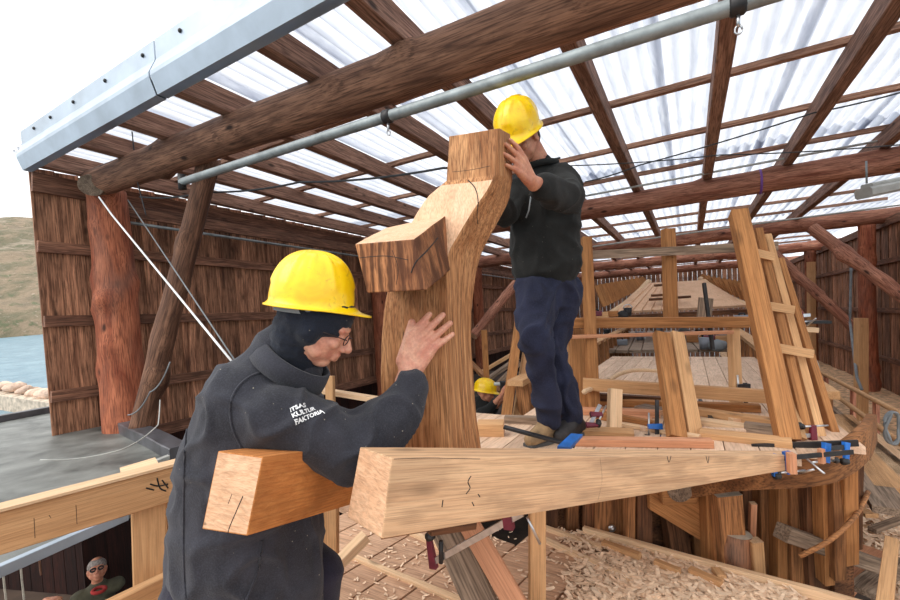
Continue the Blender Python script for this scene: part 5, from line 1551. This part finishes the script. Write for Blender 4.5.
tb.chain([(hpL, .115), (knL, .085), (P(561, 380, 2.24), .070), (P(571, 408, 2.22), .068), (P(572, 416, 2.22), .066)])
tb.build('trousers', 'trouser', m2, .009, 3, folds(.022, 7, None))
for (an, toe, mt_, lb_) in ((anR, toeR, 'shoe', 'tan shoe'), (anL, toeL, 'darkshoe', 'dark shoe')):
    fd = toe - an; fd.z = 0; fd.normalize()
    heel = Vector((an.x, an.y, gz + .035)) - fd * .04; tip = Vector((toe.x, toe.y, gz + .030))
    sb = Blob(); sb.cone(Vector((an.x, an.y, gz + .10)), .05, heel + fd * .02 + ZU * .02, .046); sb.cone(heel + ZU * .012, .044, tip + ZU * .008, .038); sb.cone(heel + fd * .05 + ZU * .04, .046, tip + ZU * .006, .036)
    so_ = sb.build('shoe', mt_, m2, .007, 3); so_['label'] = lb_
    sd = fd.cross(ZU); cc = [(-.045, -.075), (.04, -.08), (.05, .08), (.03, .19), (-.03, .19), (-.048, .08)]
    zt = gz + .008
    Ls = (tip - heel).length + .075; pts = [heel + fd * ((b + .08) / .27 * Ls - .045) + sd * a for a, b in cc]
    for q in range(3):
        c0 = heel.lerp(tip, .42 + q * .14) + ZU * (.062 - q * .007); tube('lace', [c0 - sd * .022 - ZU * .006, c0 + ZU * .006, c0 + sd * .022 - ZU * .006], .004, 'sole' if mt_ == 'shoe' else 'black', so_, 6)
    V = [Vector((q.x, q.y, gz + .022)) for q in pts] + [Vector((q.x, q.y, gz + .001)) for q in pts]
    n_ = len(pts); F = [tuple(range(n_)), tuple(reversed(range(n_, 2 * n_)))] + [(i, i + n_, (i + 1) % n_ + n_, (i + 1) % n_) for i in range(n_)]
    mk('sole', V, F, MT['sole'], None, so_)
hb = Blob(); hb.ball(hc - fw * .03 + upv * .03, (.092, .08, .085), basis(fw, upv)); hb.ball(hc - fw * .055 - upv * .02, (.05, .07, .06), basis(fw, upv))
hb.build('hair', 'hair', m2, .006, 3)
hard_hat(m2, P(517, 127, 2.10), cdir(-.40, -.62, -.66), cdir(-.22, .80, -.52), .93)

# ---------------- crouching worker in the yard behind
def small_person(label, hp, d, fw, upv, mat_top, parts_down, hat=None, hair=None, skin_='skin2', s=1.0, arms=None, group=None, glasses=False, pants='blacktrouser'):
    hc = P(*hp, d); base = P(*parts_down[-1], d)
    bz = base.copy(); 
    r = empty('person', bz, label, 'person', group)
    bl = Blob(); face_parts(bl, hc, fw, upv, s)
    nk = hc - upv * .13 * s - fw * .02
    bl.cone(hc - upv * .06, .05 * s, nk, .05 * s)
    tp = [P(*q, d + .05) for q in parts_down]
    bl.chain([(nk, .055)] + [(q, .11) for q in tp])
    jb = Blob(); jb.chain([(nk - ZU * .05, .09)] + [(q, .16) for q in tp])
    sdv = fw.cross(ZU).normalized()
    for (sgn, el, wr, hdir) in arms or []:
        shp = nk + sdv * .16 * sgn - ZU * .09
        e = P(*el); w_ = P(*wr)
        bl.chain([(nk - ZU * .08, .06), (shp, .05), (e, .038), (w_, .027)])
        hand(bl, w_, hdir, ZU, sdv, 1.0, curls=(25, 25, 25, 25))
        jb.chain([(nk - ZU * .1, .08), (shp, .075), (e, .058), (e.lerp(w_, .3 if mat_top == 'fleecedark' else .85), .052)])
    bl.build('body', skin_, r, .008, 2)
    jb.build('top', mat_top, r, .014, 4, folds(.006, 8))
    if hat: hard_hat(r, hc + upv * .045 - fw * .0, fw, upv, .95, strap=False)
    if hair:
        hb = Blob(); hb.ball(hc - fw * .028 + upv * .05, (.098, .085, .075), basis(fw, upv)); hb.build('hair', hair, r, .008, 2)
    if glasses:
        B3 = basis(fw, upv)
        for y in (-1, 1):
            q = [hc + B3 @ Vector((.09, .032 * y + .022 * math.cos(t), .002 + .015 * math.sin(t))) for t in np.linspace(0, 6.28, 14)]
            tube('dark_glasses', q, .008, 'black', r, 6)
    return r
fw = cdir(.95, -.1, -.2); upv = cdir(.05, .99, 0)
wk = small_person('worker in black top and yellow hard hat low behind the deck, holding a tool', (485, 393), 5.4, fw, upv, 'fleecedark', [(481, 408), (478, 424), (478, 470)], hat=True,
             arms=[(1, (490, 408, 5.2), (501, 396, 5.1), U_ + R_ * .3), (-1, (492, 412, 5.5), (503, 398, 5.3), U_ + R_ * .3)])
c = P(504, 388, 5.15)
ht = empty('hand_tool', c, 'small black tool held up by the worker behind the deck', 'tool')
timber('housing', c - ZU * .06, c + ZU * .08, .07, .09, 'black', up=R_, parent=ht, c=.2); tube('nozzle', [c + ZU * .05, c + ZU * .05 - R_ * .12], .02, 'lampgrey', ht, 10)
# ---------------- visitors in the storey below
fw = (CAM - P(97, 570, 4.6)).normalized() + ZU * .1; upv = cdir(-.12, .99, .1)
small_person('visitor in olive shirt with dark glasses looking up from the dark storey below', (97, 570), 4.6, fw, upv, 'olive', [(97, 598), (98, 640), (98, 720)], hair='greyhair', glasses=True, group='visitors below',
             arms=[(1, (120, 610, 4.6), (128, 650, 4.5), -ZU), (-1, (76, 612, 4.6), (72, 650, 4.5), -ZU)])
fw = cdir(.5, .1, -.8)
small_person('visitor in black whose raised hand shows at the bottom left corner', (66, 622), 4.7, fw, ZU, 'fleecedark', [(70, 655), (70, 700), (70, 760)], hair='hair', group='visitors below',
             arms=[(1, (44, 628, 4.5), (47, 600, 4.4), R_ + U_ * .1), (-1, (90, 660, 4.6), (94, 700, 4.6), -ZU)])
q = P(99, 590, 4.45)
o = tube('neck_scarf', [q + (R_ * math.cos(t) * .055 + F_ * math.sin(t) * .05) for t in np.linspace(0, 6.28, 16)], .018, 'redcloth', bpy.data.objects['person.003'], n=8)

# ---------------- checks, knots and stains on the big timbers
OB = bpy.data.objects
def mark(tn, pix, r, name='crack', mat='black'):
    seam_on(OB[tn], OB[tn], pix, r, mat, name, off=-r * .35)
mark('stem', [(468, 180), (475, 188), (478, 200), (477, 216), (478, 224)], .0022)
mark('stem', [(432, 318), (433, 336), (431, 352)], .0012)
mark('stem', [(461, 300), (460, 335), (463, 370), (462, 410), (465, 440)], .0011)
mark('stem', [(404, 330), (400, 365), (403, 400)], .0010)
mark('stem', [(452, 172), (470, 170), (490, 166)], .0009)
mark('arm', [(438, 238), (426, 252), (416, 262), (411, 273)], .0022)
mark('arm', [(358, 258), (385, 256), (408, 260)], .0010)
mark('arm', [(392, 250), (398, 268), (396, 285)], .0009)
mark('oak_block', [(243, 496), (236, 512), (230, 526), (228, 533)], .0016)
mark('oak_block', [(232, 494), (228, 504)], .001)
for pix in ([(471, 476), (468, 482), (470, 488), (466, 494)], [(472, 502), (474, 506)], [(478, 494), (480, 497)], [(443, 500), (442, 507)]): mark('tapered_deck_beam', pix, .0016, 'knot')
mark('tapered_deck_beam', [(394, 459), (430, 458), (480, 459)], .0008)
mark('tapered_deck_beam', [(667, 456), (669, 462), (671, 456)], .0016, 'knot')
mark('tapered_deck_beam', [(706, 456), (708, 463), (709, 456)], .0016, 'knot')
mark('tapered_deck_beam', [(600, 458), (602, 480), (598, 500)], .0005)
for k, pix in enumerate(([(150, 484), (158, 486), (168, 484)], [(157, 478), (160, 488), (166, 491)], [(146, 488), (154, 490)], [(162, 480), (168, 488)], [(34, 518), (35, 538)], [(76, 505), (77, 524)], [(49, 515), (51, 518)])):
    mark('rail_beam', pix, .003 if k < 4 else .0008, 'stain' if k < 4 else 'saw_mark')
mark('rail_post', [(129, 524), (130, 530)], .003, 'knot')
